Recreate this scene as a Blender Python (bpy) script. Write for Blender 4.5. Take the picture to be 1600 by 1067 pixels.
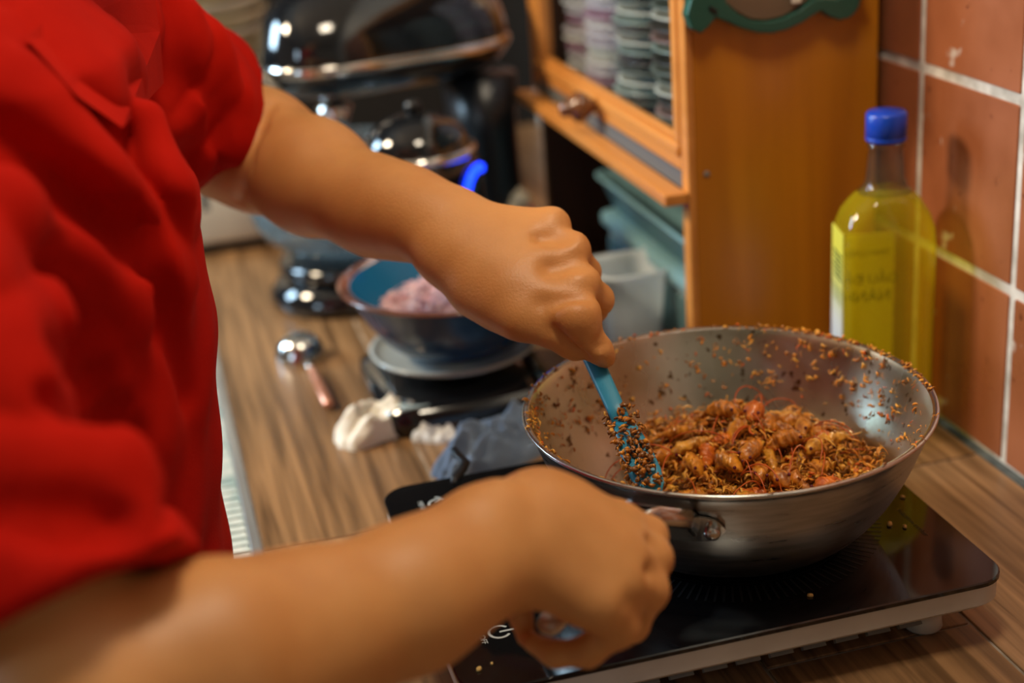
import bpy, bmesh, math, random
import numpy as np
from mathutils import Vector, Matrix, noise
random.seed(7); RS = np.random.RandomState(11)
for o in list(bpy.data.objects): bpy.data.objects.remove(o)
S = bpy.context.scene; COL = S.collection; PI = math.pi

# ------------------------------------------------------------------ camera
FPX, CH = 2302.0, 0.57
def _n(v): v = np.array(v, float); return v/np.linalg.norm(v)
_Y = _n([-657, -863, FPX]); _Z = -_n([450, 5800, FPX]); _Z = _n(_Z-_Y*np.dot(_Z, _Y)); _X = np.cross(_Y, _Z)
RM = np.array([_X, _Y, _Z])                       # camera (x right, y down, z forward) -> world
def D(px, py, d): return np.array([0, 0, CH])+RM@np.array([(px-800)/FPX, (py-533.5)/FPX, 1.])*d
cam = bpy.data.cameras.new('camera'); co = bpy.data.objects.new('camera', cam); COL.objects.link(co)
m = Matrix.Identity(4)
for i in range(3):
    m[i][0] = RM[i][0]; m[i][1] = -RM[i][1]; m[i][2] = -RM[i][2]
m[2][3] = CH; co.matrix_world = m
cam.sensor_width = 36; cam.lens = FPX/1600*36; cam.clip_start = .02; cam.clip_end = 30
cam.dof.use_dof = True; cam.dof.focus_distance = 0.975; cam.dof.aperture_fstop = 3.0
S.camera = co
# ------------------------------------------------------------------ world, lamps, exposure
w = bpy.data.worlds.new('world'); S.world = w; w.use_nodes = True
w.node_tree.nodes['Background'].inputs[0].default_value = (1, .8, .6, 1)
w.node_tree.nodes['Background'].inputs[1].default_value = .05
def area(name, loc, target, size, power, color, sy=None):
    l = bpy.data.lights.new(name, 'AREA'); l.energy = power; l.color = color; l.size = size
    if sy: l.shape = 'RECTANGLE'; l.size_y = sy
    o = bpy.data.objects.new(name, l); COL.objects.link(o); o.location = loc
    d = Vector(target)-Vector(loc); o.rotation_euler = d.to_track_quat('-Z', 'Y').to_euler(); return o
area('ceiling_lamp', (-.95, 1.55, 1.22), (.3, .95, 0), .26, 24, (1, .80, .55))
area('second_ceiling_lamp', (.22, .62, 1.46), (.2, .95, 0), .26, 6.5, (1, .85, .64))
area('window_light', (-1.7, -.1, .85), (.45, .95, .12), .25, 4, (.62, .82, 1), .5)
area('far_window_light', (-1.15, 2.2, .80), (.3, 1.1, .1), .45, 24, (.55, .79, 1), .6)
S.view_settings.view_transform = 'Standard'; S.view_settings.look = 'None'; S.view_settings.gamma = 1
S.view_settings.exposure = 0.36; S.view_settings.use_curve_mapping = False

# ------------------------------------------------------------------ materials
def mat(name, color, rough=.5, metal=0., **k):
    m = bpy.data.materials.new(name); m.use_nodes = True; b = m.node_tree.nodes['Principled BSDF']
    b.inputs['Base Color'].default_value = (*color, 1); b.inputs['Roughness'].default_value = rough
    b.inputs['Metallic'].default_value = metal
    for n_, v in k.items():
        n_ = n_.replace('_', ' ')
        b.inputs[n_].default_value = v
    return m
def noisy(m, c1, c2, scale=10, detail=5, stretch=(1, 1, 1), lo=.35, hi=.65, bump=0, rough=None, obj=True, rot=(0, 0, 0), dist=0.0, bscale=None):
    """colour from a noise ramp (c1..c2), optional bump and roughness range"""
    nt = m.node_tree; N = nt.nodes; L = nt.links; b = N['Principled BSDF']
    tc = N.new('ShaderNodeTexCoord'); mp = N.new('ShaderNodeMapping'); mp.inputs['Scale'].default_value = stretch; mp.inputs['Rotation'].default_value = rot
    oi = N.new('ShaderNodeObjectInfo'); sc = N.new('ShaderNodeVectorMath'); sc.operation = 'SCALE'; sc.inputs[0].default_value = (3.1, 5.7, 1.9)
    L.new(oi.outputs['Random'], sc.inputs['Scale']); ad = N.new('ShaderNodeVectorMath'); ad.operation = 'ADD'
    L.new(tc.outputs['Object'], ad.inputs[0]); L.new(sc.outputs[0], ad.inputs[1]); L.new(ad.outputs[0], mp.inputs[0])
    nz = N.new('ShaderNodeTexNoise'); nz.inputs['Scale'].default_value = scale; nz.inputs['Detail'].default_value = detail; nz.inputs['Distortion'].default_value = dist
    L.new(mp.outputs[0], nz.inputs['Vector'])
    r = N.new('ShaderNodeValToRGB'); r.color_ramp.elements[0].position = lo; r.color_ramp.elements[1].position = hi
    r.color_ramp.elements[0].color = (*c1, 1); r.color_ramp.elements[1].color = (*c2, 1)
    L.new(nz.outputs['Fac'], r.inputs[0]); L.new(r.outputs[0], b.inputs['Base Color'])
    if bump:
        bp = N.new('ShaderNodeBump'); bp.inputs['Strength'].default_value = bump; bp.inputs['Distance'].default_value = .002
        src = nz
        if bscale:
            src = N.new('ShaderNodeTexNoise'); src.inputs['Scale'].default_value = bscale; src.inputs['Detail'].default_value = 3; L.new(mp.outputs[0], src.inputs['Vector'])
        L.new(src.outputs['Fac'], bp.inputs['Height']); L.new(bp.outputs[0], b.inputs['Normal'])
    if rough:
        mr = N.new('ShaderNodeMapRange'); mr.inputs['From Min'].default_value = .3; mr.inputs['From Max'].default_value = .7
        mr.inputs['To Min'].default_value = rough[0]; mr.inputs['To Max'].default_value = rough[1]
        L.new(nz.outputs['Fac'], mr.inputs[0]); L.new(mr.outputs[0], b.inputs['Roughness'])
    return m
def wood(name, c1, c2, stretch, rough=.35, scale=1.0, bump=.15):
    m = noisy(mat(name, c1, rough), c1, c2, scale=scale, detail=8, stretch=stretch, lo=.3, hi=.7, bump=bump, dist=.6)
    return m
def spots(m, color, scale, thr, rough=None, stretch=(1, 1, 1)):
    """mixes small spots of another colour over the base colour"""
    nt = m.node_tree; N = nt.nodes; L = nt.links; b = N['Principled BSDF']
    tc = N.new('ShaderNodeTexCoord'); mp = N.new('ShaderNodeMapping'); mp.inputs['Scale'].default_value = stretch; L.new(tc.outputs['Object'], mp.inputs[0])
    nz = N.new('ShaderNodeTexNoise'); nz.inputs['Scale'].default_value = scale; nz.inputs['Detail'].default_value = 3; L.new(mp.outputs[0], nz.inputs['Vector'])
    r = N.new('ShaderNodeValToRGB'); r.color_ramp.elements[0].position = thr; r.color_ramp.elements[1].position = thr+.04
    r.color_ramp.elements[0].color = (0, 0, 0, 1); r.color_ramp.elements[1].color = (1, 1, 1, 1); L.new(nz.outputs['Fac'], r.inputs[0])
    mx = N.new('ShaderNodeMix'); mx.data_type = 'RGBA'; L.new(r.outputs[0], mx.inputs['Factor'])
    bc = b.inputs['Base Color']
    if bc.is_linked: L.new(bc.links[0].from_socket, mx.inputs['A'])
    else: mx.inputs['A'].default_value = bc.default_value
    mx.inputs['B'].default_value = (*color, 1); L.new(mx.outputs['Result'], bc)
    return m
M = {}
M['counter'] = [wood('counter_wood_tile_%d' % i, c1, c2, (85, 3.2, 20), .33, 1.3, .10) for i, (c1, c2) in enumerate([
    ((.085, .042, .017), (.38, .215, .10)), ((.11, .058, .025), (.44, .26, .13)), ((.075, .038, .015), (.34, .19, .085))])]
M['grout'] = noisy(mat('grout', (.6, .57, .5), .8), (.42, .40, .36), (.74, .72, .68), 40, bump=.4)
M['counter_grout'] = noisy(mat('counter_grout', (.3, .27, .23), .7), (.22, .19, .15), (.42, .38, .33), 40)
M['tile'] = []
for i, (a, b) in enumerate([((.25, .078, .032), (.36, .122, .052)), ((.28, .09, .038), (.39, .135, .058)), ((.23, .068, .028), (.33, .108, .046))]):
    t = spots(noisy(mat('terracotta_tile_%d' % i, a, .32), a, b, 9, 6, bump=.12, rough=(.25, .45)), (.12, .03, .015), 75, .69)
    t = spots(t, (.55, .46, .41), 21+i, .685)
    M['tile'].append(t)
M['caulk'] = noisy(mat('caulk', (.05, .07, .08), .5), (.02, .03, .035), (.12, .15, .16), 30)
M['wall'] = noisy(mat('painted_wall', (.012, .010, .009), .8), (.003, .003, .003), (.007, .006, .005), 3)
M['plaster'] = mat('plaster', (.48, .41, .33), .9)
M['floor'] = noisy(mat('floor_tile', (.25, .2, .16), .4), (.2, .16, .13), (.3, .25, .2), 4)
M['alu'] = noisy(mat('brushed_trim', (.55, .57, .58), .35, .8), (.42, .44, .46), (.62, .65, .66), 60, stretch=(1, .1, 1))
M['ribbed'] = noisy(mat('ribbed_trim', (.55, .62, .6), .5), (.3, .42, .42), (.75, .78, .74), 40, stretch=(1, 1, 1))
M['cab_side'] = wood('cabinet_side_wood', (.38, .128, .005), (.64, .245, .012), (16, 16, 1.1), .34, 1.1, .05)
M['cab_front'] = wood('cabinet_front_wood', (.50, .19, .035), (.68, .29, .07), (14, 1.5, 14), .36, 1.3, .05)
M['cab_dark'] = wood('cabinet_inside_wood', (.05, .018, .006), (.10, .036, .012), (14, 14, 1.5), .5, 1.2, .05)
M['knob'] = mat('knob_wood', (.16, .06, .022), .22, Coat_Weight=.6)
def clear_mat(name, tint, edge, opaque=.0, body=(.5, .5, .5), rough=.03, fres=1.4):
    """see-through material: tinted straight transmission (deeper tint at grazing angles, where the path is longer), some body colour, fresnel gloss"""
    m = bpy.data.materials.new(name); m.use_nodes = True; N = m.node_tree.nodes; L = m.node_tree.links; N.remove(N['Principled BSDF'])
    lw = N.new('ShaderNodeLayerWeight'); lw.inputs[0].default_value = .35; mx = N.new('ShaderNodeMix'); mx.data_type = 'RGBA'
    mx.inputs['A'].default_value = (*tint, 1); mx.inputs['B'].default_value = (*edge, 1); L.new(lw.outputs['Facing'], mx.inputs['Factor'])
    tr = N.new('ShaderNodeBsdfTransparent'); L.new(mx.outputs['Result'], tr.inputs[0])
    d1 = N.new('ShaderNodeBsdfDiffuse'); d1.inputs[0].default_value = (*body, 1); d2 = N.new('ShaderNodeBsdfTranslucent'); d2.inputs[0].default_value = (*body, 1)
    a = N.new('ShaderNodeMixShader'); L.new(d1.outputs[0], a.inputs[1]); L.new(d2.outputs[0], a.inputs[2])
    b_ = N.new('ShaderNodeMixShader'); b_.inputs[0].default_value = opaque; L.new(tr.outputs[0], b_.inputs[1]); L.new(a.outputs[0], b_.inputs[2])
    g = N.new('ShaderNodeBsdfGlossy'); g.inputs['Roughness'].default_value = rough; fr = N.new('ShaderNodeFresnel'); fr.inputs[0].default_value = fres
    ge = N.new('ShaderNodeNewGeometry'); mu = N.new('ShaderNodeMath'); mu.operation = 'MULTIPLY'; iv = N.new('ShaderNodeMath'); iv.operation = 'SUBTRACT'; iv.inputs[0].default_value = 1; L.new(ge.outputs['Backfacing'], iv.inputs[1]); L.new(fr.outputs[0], mu.inputs[0]); L.new(iv.outputs[0], mu.inputs[1])
    c = N.new('ShaderNodeMixShader'); L.new(mu.outputs[0], c.inputs[0]); L.new(b_.outputs[0], c.inputs[1]); L.new(g.outputs[0], c.inputs[2])
    L.new(c.outputs[0], N['Material Output'].inputs['Surface']); return m
M['glass_pane'] = clear_mat('pane_glass', (.96, .96, .96), (.85, .88, .88), fres=1.25)
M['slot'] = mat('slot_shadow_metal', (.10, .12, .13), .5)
M['red'] = noisy(mat('red_cotton', (.6, .015, .008), .9, Specular_IOR_Level=.12), (.40, .0045, .0008), (.50, .0080, .0014), 14, bump=.25, bscale=700)
M['trouser'] = mat('dark_trousers', (.03, .035, .05), .9)
sk = noisy(mat('skin', (.5, .25, .13), .46, Subsurface_Weight=.12, Subsurface_Scale=.006), (.58, .25, .074), (.68, .32, .105), 18, 6, bump=.16, bscale=520)
sk.node_tree.nodes['Principled BSDF'].inputs['Subsurface Radius'].default_value = (1, .35, .15)
M['skin'] = sk
M['nail'] = mat('nail', (.62, .33, .24), .25, Coat_Weight=.4)
M['hair'] = mat('hair', (.012, .01, .009), .45)
M['wok_in'] = noisy(mat('wok_inside', (.5, .48, .44), .28, 1), (.47, .455, .31), (.78, .77, .66), 14, 6, stretch=(1, 1, .5), rough=(.22, .36), bump=.06)
_b = M['wok_in'].node_tree.nodes['Principled BSDF']; _t = M['wok_in'].node_tree.nodes.new('ShaderNodeTangent'); _t.direction_type = 'RADIAL'; _t.axis = 'Z'
M['wok_in'].node_tree.links.new(_t.outputs[0], _b.inputs['Tangent']); _b.inputs['Anisotropic'].default_value = .65
M['wok_in'] = spots(M['wok_in'], (.20, .14, .07), 105, .63)
M['wok_out'] = noisy(mat('wok_outside', (.45, .44, .42), .3, 1), (.36, .36, .35), (.50, .50, .49), 30, 4, stretch=(1, 1, 8), rough=(.26, .38))
M['steel'] = mat('steel', (.62, .62, .6), .18, 1)
M['grip'] = mat('grip_steel', (.80, .79, .76), .42, .9)
M['rim'] = mat('wok_rim', (.62, .60, .56), .25, 1)
M['blackglass'] = spots(mat('black_glass', (.004, .004, .005), .06, Coat_Weight=.3), (.02, .024, .026), 9, .62)
M['white_plastic'] = noisy(mat('white_plastic', (.55, .53, .48), .4), (.50, .48, .43), (.62, .60, .55), 12)
M['print_white'] = mat('print_white', (.55, .62, .63), .5)
M['print_grey'] = mat('print_grey', (.014, .015, .016), .4)
M['black'] = mat('black_rubber', (.006, .006, .007), .5)
M['spatula'] = mat('blue_silicone', (.025, .26, .42), .42)
M['prawn'] = [noisy(mat('prawn_%d' % i, a, .32, Coat_Weight=.35, Subsurface_Weight=.05, Subsurface_Scale=.003), a, b, 150, 6, bump=1.0, lo=.3, hi=.7) for i, (a, b) in enumerate([
    ((.30, .07, .006), (.95, .38, .025)), ((.20, .05, .006), (.88, .30, .02)), ((.42, .14, .012), (.97, .48, .05)), ((.40, .06, .008), (.92, .25, .018))])]
M['shred'] = [mat('shred_%d' % i, c, .4, Coat_Weight=.2) for i, c in enumerate([(.78, .30, .022), (.50, .17, .014), (.85, .42, .06), (.26, .09, .012), (.78, .15, .012)])]
M['mush'] = noisy(mat('spice_paste', (.22, .08, .012), .35, Coat_Weight=.3), (.06, .02, .004), (.55, .20, .015), 130, 6, bump=.9)
M['feeler'] = mat('prawn_feeler', (.58, .10, .012), .35)
M['eye'] = mat('prawn_eye', (.12, .008, .02), .12)
M['cap'] = mat('blue_cap', (.006, .055, .50), .28)
M['clear'] = clear_mat('clear_bottle', (.97, .98, .95), (.62, .64, .58), .02, (.8, .8, .8))
M['oil'] = clear_mat('cooking_oil', (.98, .94, .36), (.66, .58, .06), .25, (1, .95, .04))
M['label'] = mat('label_paper', (.97, .97, .30), .5)
M['ink'] = mat('label_ink', (.01, .05, .01), .6)
# printed side label: yellow-green at the top running into pale blue
lb = mat('side_label', (.8, .8, .3), .35); nt = lb.node_tree; N = nt.nodes; L = nt.links
tc = N.new('ShaderNodeTexCoord'); sp = N.new('ShaderNodeSeparateXYZ'); L.new(tc.outputs['Object'], sp.inputs[0])
r = N.new('ShaderNodeValToRGB'); mr = N.new('ShaderNodeMapRange'); mr.inputs['From Min'].default_value = .05; mr.inputs['From Max'].default_value = .18
L.new(sp.outputs['Z'], mr.inputs[0]); L.new(mr.outputs[0], r.inputs[0])
e = r.color_ramp.elements; e[0].position = .12; e[0].color = (.35, .48, .72, 1); e[1].position = .92; e[1].color = (.72, .74, .10, 1)
x = e.new(.42); x.color = (.62, .68, .70, 1); x = e.new(.66); x.color = (.60, .66, .22, 1)
L.new(r.outputs[0], N['Principled BSDF'].inputs['Base Color']); M['side_label'] = lb
M['blue_bowl'] = noisy(mat('blue_enamel', (.02, .09, .19), .22), (.006, .035, .10), (.012, .055, .14), 5)
M['blue_in'] = noisy(mat('blue_enamel_inside', (.02, .15, .3), .25), (.012, .17, .36), (.02, .23, .46), 5)
M['brown_rim'] = noisy(mat('brown_rim', (.25, .1, .05), .2, Coat_Weight=.5), (.10, .035, .02), (.26, .09, .045), 20)
M['onion'] = noisy(mat('sliced_shallot', (.7, .42, .45), .35, Subsurface_Weight=.1, Subsurface_Scale=.004), (.62, .34, .38), (.82, .62, .62), 60)
M['plate'] = mat('pale_plate', (.42, .47, .47), .2, Coat_Weight=.3)
M['glossblack'] = mat('gloss_black', (.005, .006, .008), .10, Coat_Weight=.6)
M['satblack'] = mat('satin_black', (.008, .010, .013), .3)
M['chrome'] = mat('chrome', (.75, .72, .68), .12, 1)
M['copper'] = mat('copper_handle', (.62, .27, .17), .3, .6)
M['bowl_glass'] = clear_mat('bowl_glass', (.93, .97, 1), (.55, .68, .75), .14, (.6, .80, .92), fres=1.5)
M['display'] = mat('display', (.30, .38, .40), .15)
led = mat('blue_light', (0, .02, .3), .4); led.node_tree.nodes['Principled BSDF'].inputs['Emission Color'].default_value = (.006, .04, 1, 1); led.node_tree.nodes['Principled BSDF'].inputs['Emission Strength'].default_value = 3.2; M['led'] = led
M['cream'] = noisy(mat('cream_enamel', (.62, .60, .52), .4), (.74, .72, .62), (.86, .84, .74), 4)
M['cream_gold'] = noisy(mat('olive_dish', (.42, .34, .18), .35), (.52, .44, .24), (.92, .84, .62), 12)
M['whitecloth'] = noisy(mat('white_cloth', (.78, .76, .66), .9, Subsurface_Weight=.1, Subsurface_Scale=.005), (.80, .78, .68), (.92, .91, .85), 35, bump=.3)
M['tissue'] = noisy(mat('grey_white_tissue', (.6, .63, .66), .8), (.52, .55, .58), (.70, .72, .74), 30, bump=.2)
M['denim'] = noisy(mat('blue_grey_cloth', (.08, .12, .2), .95, Sheen_Weight=.2), (.07, .115, .20), (.18, .25, .35), 22, bump=.4)
M['hem'] = mat('cloth_hem', (.30, .38, .45), .9)
M['cup'] = clear_mat('cloudy_plastic', (.9, .95, 1), (.8, .88, .95), .85, (.90, .97, 1), .2)
M['teal_plastic'] = mat('teal_plastic', (.22, .42, .47), .35, Transmission_Weight=.15)
M['teal_dark'] = noisy(mat('grey_crate', (.16, .24, .27), .4), (.12, .18, .2), (.22, .32, .35), 30)
M['green'] = mat('dark_green_plastic', (.012, .085, .062), .3)
M['green_edge'] = mat('green_edge', (.16, .34, .28), .35)
M['disc'] = wood('brown_disc', (.13, .085, .05), (.24, .17, .105), (3, 3, 22), .6, 1.2)
M['pale_pink'] = mat('pale_pink', (.62, .42, .30), .5)
M['stack'] = [mat('crockery_%d' % i, c, .28, Coat_Weight=.3) for i, c in enumerate([(.72, .70, .78), (.46, .26, .38), (.85, .85, .85), (.28, .38, .36), (.14, .18, .17), (.66, .70, .66), (.05, .05, .05), (.30, .18, .18)])]
M['garlic'] = mat('garlic_skin', (.66, .60, .46), .5)
M['chili'] = mat('red_chili', (.42, .02, .015), .3)
M['crumb'] = mat('crumb', (.75, .50, .16), .5)
M['underside'] = mat('grey_plastic', (.2, .2, .19), .5)

# ------------------------------------------------------------------ mesh helpers
def new_obj(name, V, F, m, parent=None, smooth=True, mi=None):
    me = bpy.data.meshes.new(name); me.from_pydata([tuple(map(float, v)) for v in V], [], F)
    for x_ in (m if isinstance(m, (list, tuple)) else [m]): me.materials.append(x_)
    if smooth: me.polygons.foreach_set('use_smooth', [True]*len(me.polygons))
    if mi is not None: me.polygons.foreach_set('material_index', mi)
    me.update(); o = bpy.data.objects.new(name, me); COL.objects.link(o)
    if parent: o.parent = parent
    return o
class MB:
    def __init__(s): s.V = []; s.F = []; s.M = []
    def add(s, V, F, mi=0):
        k = len(s.V); s.V += [tuple(v) for v in V]; s.F += [tuple(i+k for i in f) for f in F]; s.M += [mi]*len(F); return s
    def box(s, a, b, mi=0):
        (x0, y0, z0), (x1, y1, z1) = a, b
        return s.add([(x0, y0, z0), (x1, y0, z0), (x1, y1, z0), (x0, y1, z0), (x0, y0, z1), (x1, y0, z1), (x1, y1, z1), (x0, y1, z1)],
                     [(0, 3, 2, 1), (4, 5, 6, 7), (0, 1, 5, 4), (1, 2, 6, 5), (2, 3, 7, 6), (3, 0, 4, 7)], mi)
    def lathe(s, prof, c=(0, 0, 0), n=40, mi=0, close=False, a0=0, a1=2*PI):
        full = abs(a1-a0-2*PI) < 1e-6; k = n if full else n+1
        V = [(c[0]+r_*math.cos(a0+(a1-a0)*j/n), c[1]+r_*math.sin(a0+(a1-a0)*j/n), c[2]+z_) for r_, z_ in prof for j in range(k)]
        F = []
        np_ = len(prof); rng = np_ if close else np_-1
        for i in range(rng):
            i2 = (i+1) % np_
            for j in range(n):
                j2 = (j+1) % k
                F.append((i*k+j, i*k+j2, i2*k+j2, i2*k+j))
        return s.add(V, F, mi)
    def tube(s, pts, r, n=8, mi=0, caps=True, flat=None):
        pts = [np.array(p, float) for p in pts]; V = []; F = []; up = None
        for i, p in enumerate(pts):
            t = pts[min(i+1, len(pts)-1)]-pts[max(i-1, 0)]; t = t/(np.linalg.norm(t)+1e-12)
            if up is None: up = np.array([0, 0, 1.]) if abs(t[2]) < .9 else np.array([1., 0, 0])
            u = np.cross(t, up); u /= (np.linalg.norm(u)+1e-12); v = np.cross(u, t); up = v
            rr = r[i] if isinstance(r, (list, tuple, np.ndarray)) else r
            fa = flat if flat else (1, 1)
            for j in range(n):
                a = 2*PI*j/n; V.append(p+rr*(fa[0]*math.cos(a)*u+fa[1]*math.sin(a)*v))
        for i in range(len(pts)-1):
            for j in range(n):
                F.append((i*n+j, i*n+(j+1) % n, (i+1)*n+(j+1) % n, (i+1)*n+j))
        if caps: F.append(tuple(range(n))[::-1]); F.append(tuple((len(pts)-1)*n+j for j in range(n)))
        return s.add(V, F, mi)
    def prism(s, poly, z0, z1, mi=0, f=None):
        n = len(poly); g = f or (lambda x, y, z: (x, y, z))
        return s.add([g(x, y, z0) for x, y in poly]+[g(x, y, z1) for x, y in poly],
                     [tuple(range(n))[::-1], tuple(range(n, 2*n))]+[(i, (i+1) % n, n+(i+1) % n, n+i) for i in range(n)], mi)
    def build(s, name, m, parent=None, smooth=False):
        return new_obj(name, s.V, s.F, m, parent, smooth, s.M)
def bevel(o, w_=.002, seg=2):
    md = o.modifiers.new('bevel', 'BEVEL'); md.width = w_; md.segments = seg; md.limit_method = 'ANGLE'; md.angle_limit = .6
    o.data.polygons.foreach_set('use_smooth', [True]*len(o.data.polygons))
    w2 = o.modifiers.new('normals', 'WEIGHTED_NORMAL'); return o
def tag(o, label=None, cat=None, group=None, kind=None):
    if label: o['label'] = label
    if cat: o['category'] = cat
    if group: o['group'] = group
    if kind: o['kind'] = kind
    return o
def empty(name, loc=(0, 0, 0), rz=0, **k):
    o = bpy.data.objects.new(name, None); COL.objects.link(o); o.location = loc; o.rotation_euler = (0, 0, rz); o.empty_display_size = .02
    tag(o, **k); return o
def rrect(x0, y0, x1, y1, r, n=6):
    P = []
    for cx, cy, a in ((x1-r, y1-r, 0), (x0+r, y1-r, PI/2), (x0+r, y0+r, PI), (x1-r, y0+r, 1.5*PI)):
        for i in range(n+1): P.append((cx+r*math.cos(a+PI/2*i/n), cy+r*math.sin(a+PI/2*i/n)))
    return P
def loft(polys, zs, cap=True):
    n = len(polys[0]); V = [(x, y, z) for P, z in zip(polys, zs) for x, y in P]; F = []
    for i in range(len(polys)-1):
        for j in range(n): F.append((i*n+j, i*n+(j+1) % n, (i+1)*n+(j+1) % n, (i+1)*n+j))
    if cap: F.append(tuple(range(n))[::-1]); F.append(tuple((len(polys)-1)*n+j for j in range(n)))
    return V, F
def text_mesh(name, body, size, m, parent, matrix, extrude=.0, align='CENTER'):
    c = bpy.data.curves.new(name, 'FONT'); c.body = body; c.size = size; c.extrude = extrude; c.align_x = align; c.align_y = 'CENTER'; c.resolution_u = 3
    t = bpy.data.objects.new('tmp_text', c); COL.objects.link(t)
    dg = bpy.context.evaluated_depsgraph_get(); me = bpy.data.meshes.new_from_object(t.evaluated_get(dg)); bpy.data.objects.remove(t)
    me.materials.clear(); me.materials.append(m); me.transform(matrix); me.name = name
    o = bpy.data.objects.new(name, me); COL.objects.link(o); o.parent = parent; return o

# ------------------------------------------------------------------ signed-distance bodies (surface nets)
def smin(a, b, k):
    h = np.maximum(k-np.abs(a-b), 0)/k; return np.minimum(a, b)-h*h*k*.25
def d_cone(P, a, b, ra, rb):
    a = np.array(a); b = np.array(b); ba = b-a; l2 = ba@ba; pa = P-a
    t = np.clip((pa@ba)/l2, 0, 1); return np.linalg.norm(pa-t[..., None]*ba, axis=-1)-(ra+(rb-ra)*t)
class Sdf:
    def __init__(s): s.ops = []; s.post = None
    def cone(s, a, b, ra, rb, k=.01): s.ops.append(('c', np.array(a, float), np.array(b, float), ra, rb, k)); return s
    def chain(s, pts, rs, k=.01):
        for i in range(len(pts)-1): s.cone(pts[i], pts[i+1], rs[i], rs[i+1], k)
        return s
    def cut(s, a, b, ra, rb, k=.006): s.ops.append(('s', np.array(a, float), np.array(b, float), ra, rb, k)); return s
    def fn(s, f, lo, hi, k): s.ops.append(('f', np.array(lo, float), np.array(hi, float), f, None, k)); return s
    def ev(s, P):
        d = np.full(P.shape[:-1], 1.); lo = P.reshape(-1, 3).min(0); hi = P.reshape(-1, 3).max(0)
        for kind, a, b, ra, rb, k in s.ops:
            if kind == 'f':
                if (a > hi+.02).any() or (b < lo-.02).any(): continue
                d = smin(d, ra(P), k); continue
            R_ = max(ra, rb)+k*1.5+.006
            if (np.minimum(a, b)-R_ > hi).any() or (np.maximum(a, b)+R_ < lo).any(): continue
            q = d_cone(P, a, b, ra, rb)
            d = smin(d, q, k) if kind == 'c' else -smin(-d, q, k)
        if s.post is not None: d = s.post(P, d)
        return d
    def mesh(s, lo, hi, h, B=20):
        lo = np.array(lo, float); n = np.ceil((np.array(hi)-lo)/h).astype(int)+1
        G = np.full(n, .05, np.float32)
        for i in range(0, n[0], B):
            for j in range(0, n[1], B):
                for k in range(0, n[2], B):
                    e = np.minimum([i+B, j+B, k+B], n)
                    c = lo+h*(np.array([i, j, k])+e-1)/2.; rad = h*B*.87+.004
                    near = False
                    for o in s.ops:
                        if o[0] == 's': continue
                        if o[0] == 'f':
                            if (o[1] < c+rad).all() and (o[2] > c-rad).all(): near = True; break
                            continue
                        if d_cone(c[None], o[1], o[2], o[3], o[4])[0] < rad+o[5]*.6: near = True; break
                    if not near: continue
                    X, Y, Z = np.meshgrid(*[lo[q]+h*np.arange((i, j, k)[q], e[q]) for q in range(3)], indexing='ij')
                    G[i:e[0], j:e[1], k:e[2]] = s.ev(np.stack([X, Y, Z], -1))
        I = G < 0
        A = I[:-1, :-1, :-1].astype(np.uint8)
        cnt = A.copy()
        for dx in (0, 1):
            for dy in (0, 1):
                for dz in (0, 1):
                    if dx+dy+dz: cnt += I[dx:n[0]-1+dx, dy:n[1]-1+dy, dz:n[2]-1+dz]
        cells = np.argwhere((cnt > 0) & (cnt < 8))
        idx = -np.ones(cnt.shape, np.int32); idx[tuple(cells.T)] = np.arange(len(cells))
        acc = np.zeros((len(cells), 3)); num = np.zeros(len(cells))
        C = [(0, 0, 0), (1, 0, 0), (0, 1, 0), (1, 1, 0), (0, 0, 1), (1, 0, 1), (0, 1, 1), (1, 1, 1)]
        for a in range(8):
            for b in range(a+1, 8):
                if sum(abs(C[a][q]-C[b][q]) for q in range(3)) != 1: continue
                ga = G[tuple((cells+C[a]).T)]; gb = G[tuple((cells+C[b]).T)]
                mk = (ga < 0) != (gb < 0); t = np.where(mk, ga/(ga-gb+1e-12), 0)
                p = np.array(C[a])+t[:, None]*(np.array(C[b])-np.array(C[a])); acc[mk] += p[mk]; num[mk] += 1
        V = lo+h*(cells+acc/num[:, None])
        F = []
        for ax in range(3):
            sl0 = [slice(1, n[q]-1) for q in range(3)]; sl0[ax] = slice(0, n[ax]-1); sl1 = list(sl0); sl1[ax] = slice(1, n[ax])
            a = I[tuple(sl0)]; b = I[tuple(sl1)]; u, v = (ax+1) % 3, (ax+2) % 3
            for sgn in (0, 1):
                e = np.argwhere(a & ~b if sgn == 0 else ~a & b)
                off = np.ones(3, int); off[ax] = 0; e = e+off
                q = []
                for du, dv in ((1, 1), (0, 1), (0, 0), (1, 0)):
                    c = e.copy(); c[:, u] -= du; c[:, v] -= dv; q.append(idx[tuple(c.T)])
                q = np.stack(q, 1); F.append(q if sgn == 0 else q[:, ::-1])
        return V, np.concatenate(F)
def np_obj(name, V, F, m, parent=None):
    me = bpy.data.meshes.new(name); me.vertices.add(len(V)); me.vertices.foreach_set('co', np.asarray(V, np.float32).ravel())
    k = F.shape[1]; me.loops.add(F.size); me.loops.foreach_set('vertex_index', np.ascontiguousarray(F, np.int32).ravel())
    me.polygons.add(len(F)); me.polygons.foreach_set('loop_start', np.arange(len(F), dtype=np.int32)*k)
    me.polygons.foreach_set('use_smooth', np.ones(len(F), bool)); me.update(calc_edges=True); me.validate()
    for x_ in (m if isinstance(m, (list, tuple)) else [m]): me.materials.append(x_)
    o = bpy.data.objects.new(name, me); COL.objects.link(o)
    if parent: o.parent = parent
    return o
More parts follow.
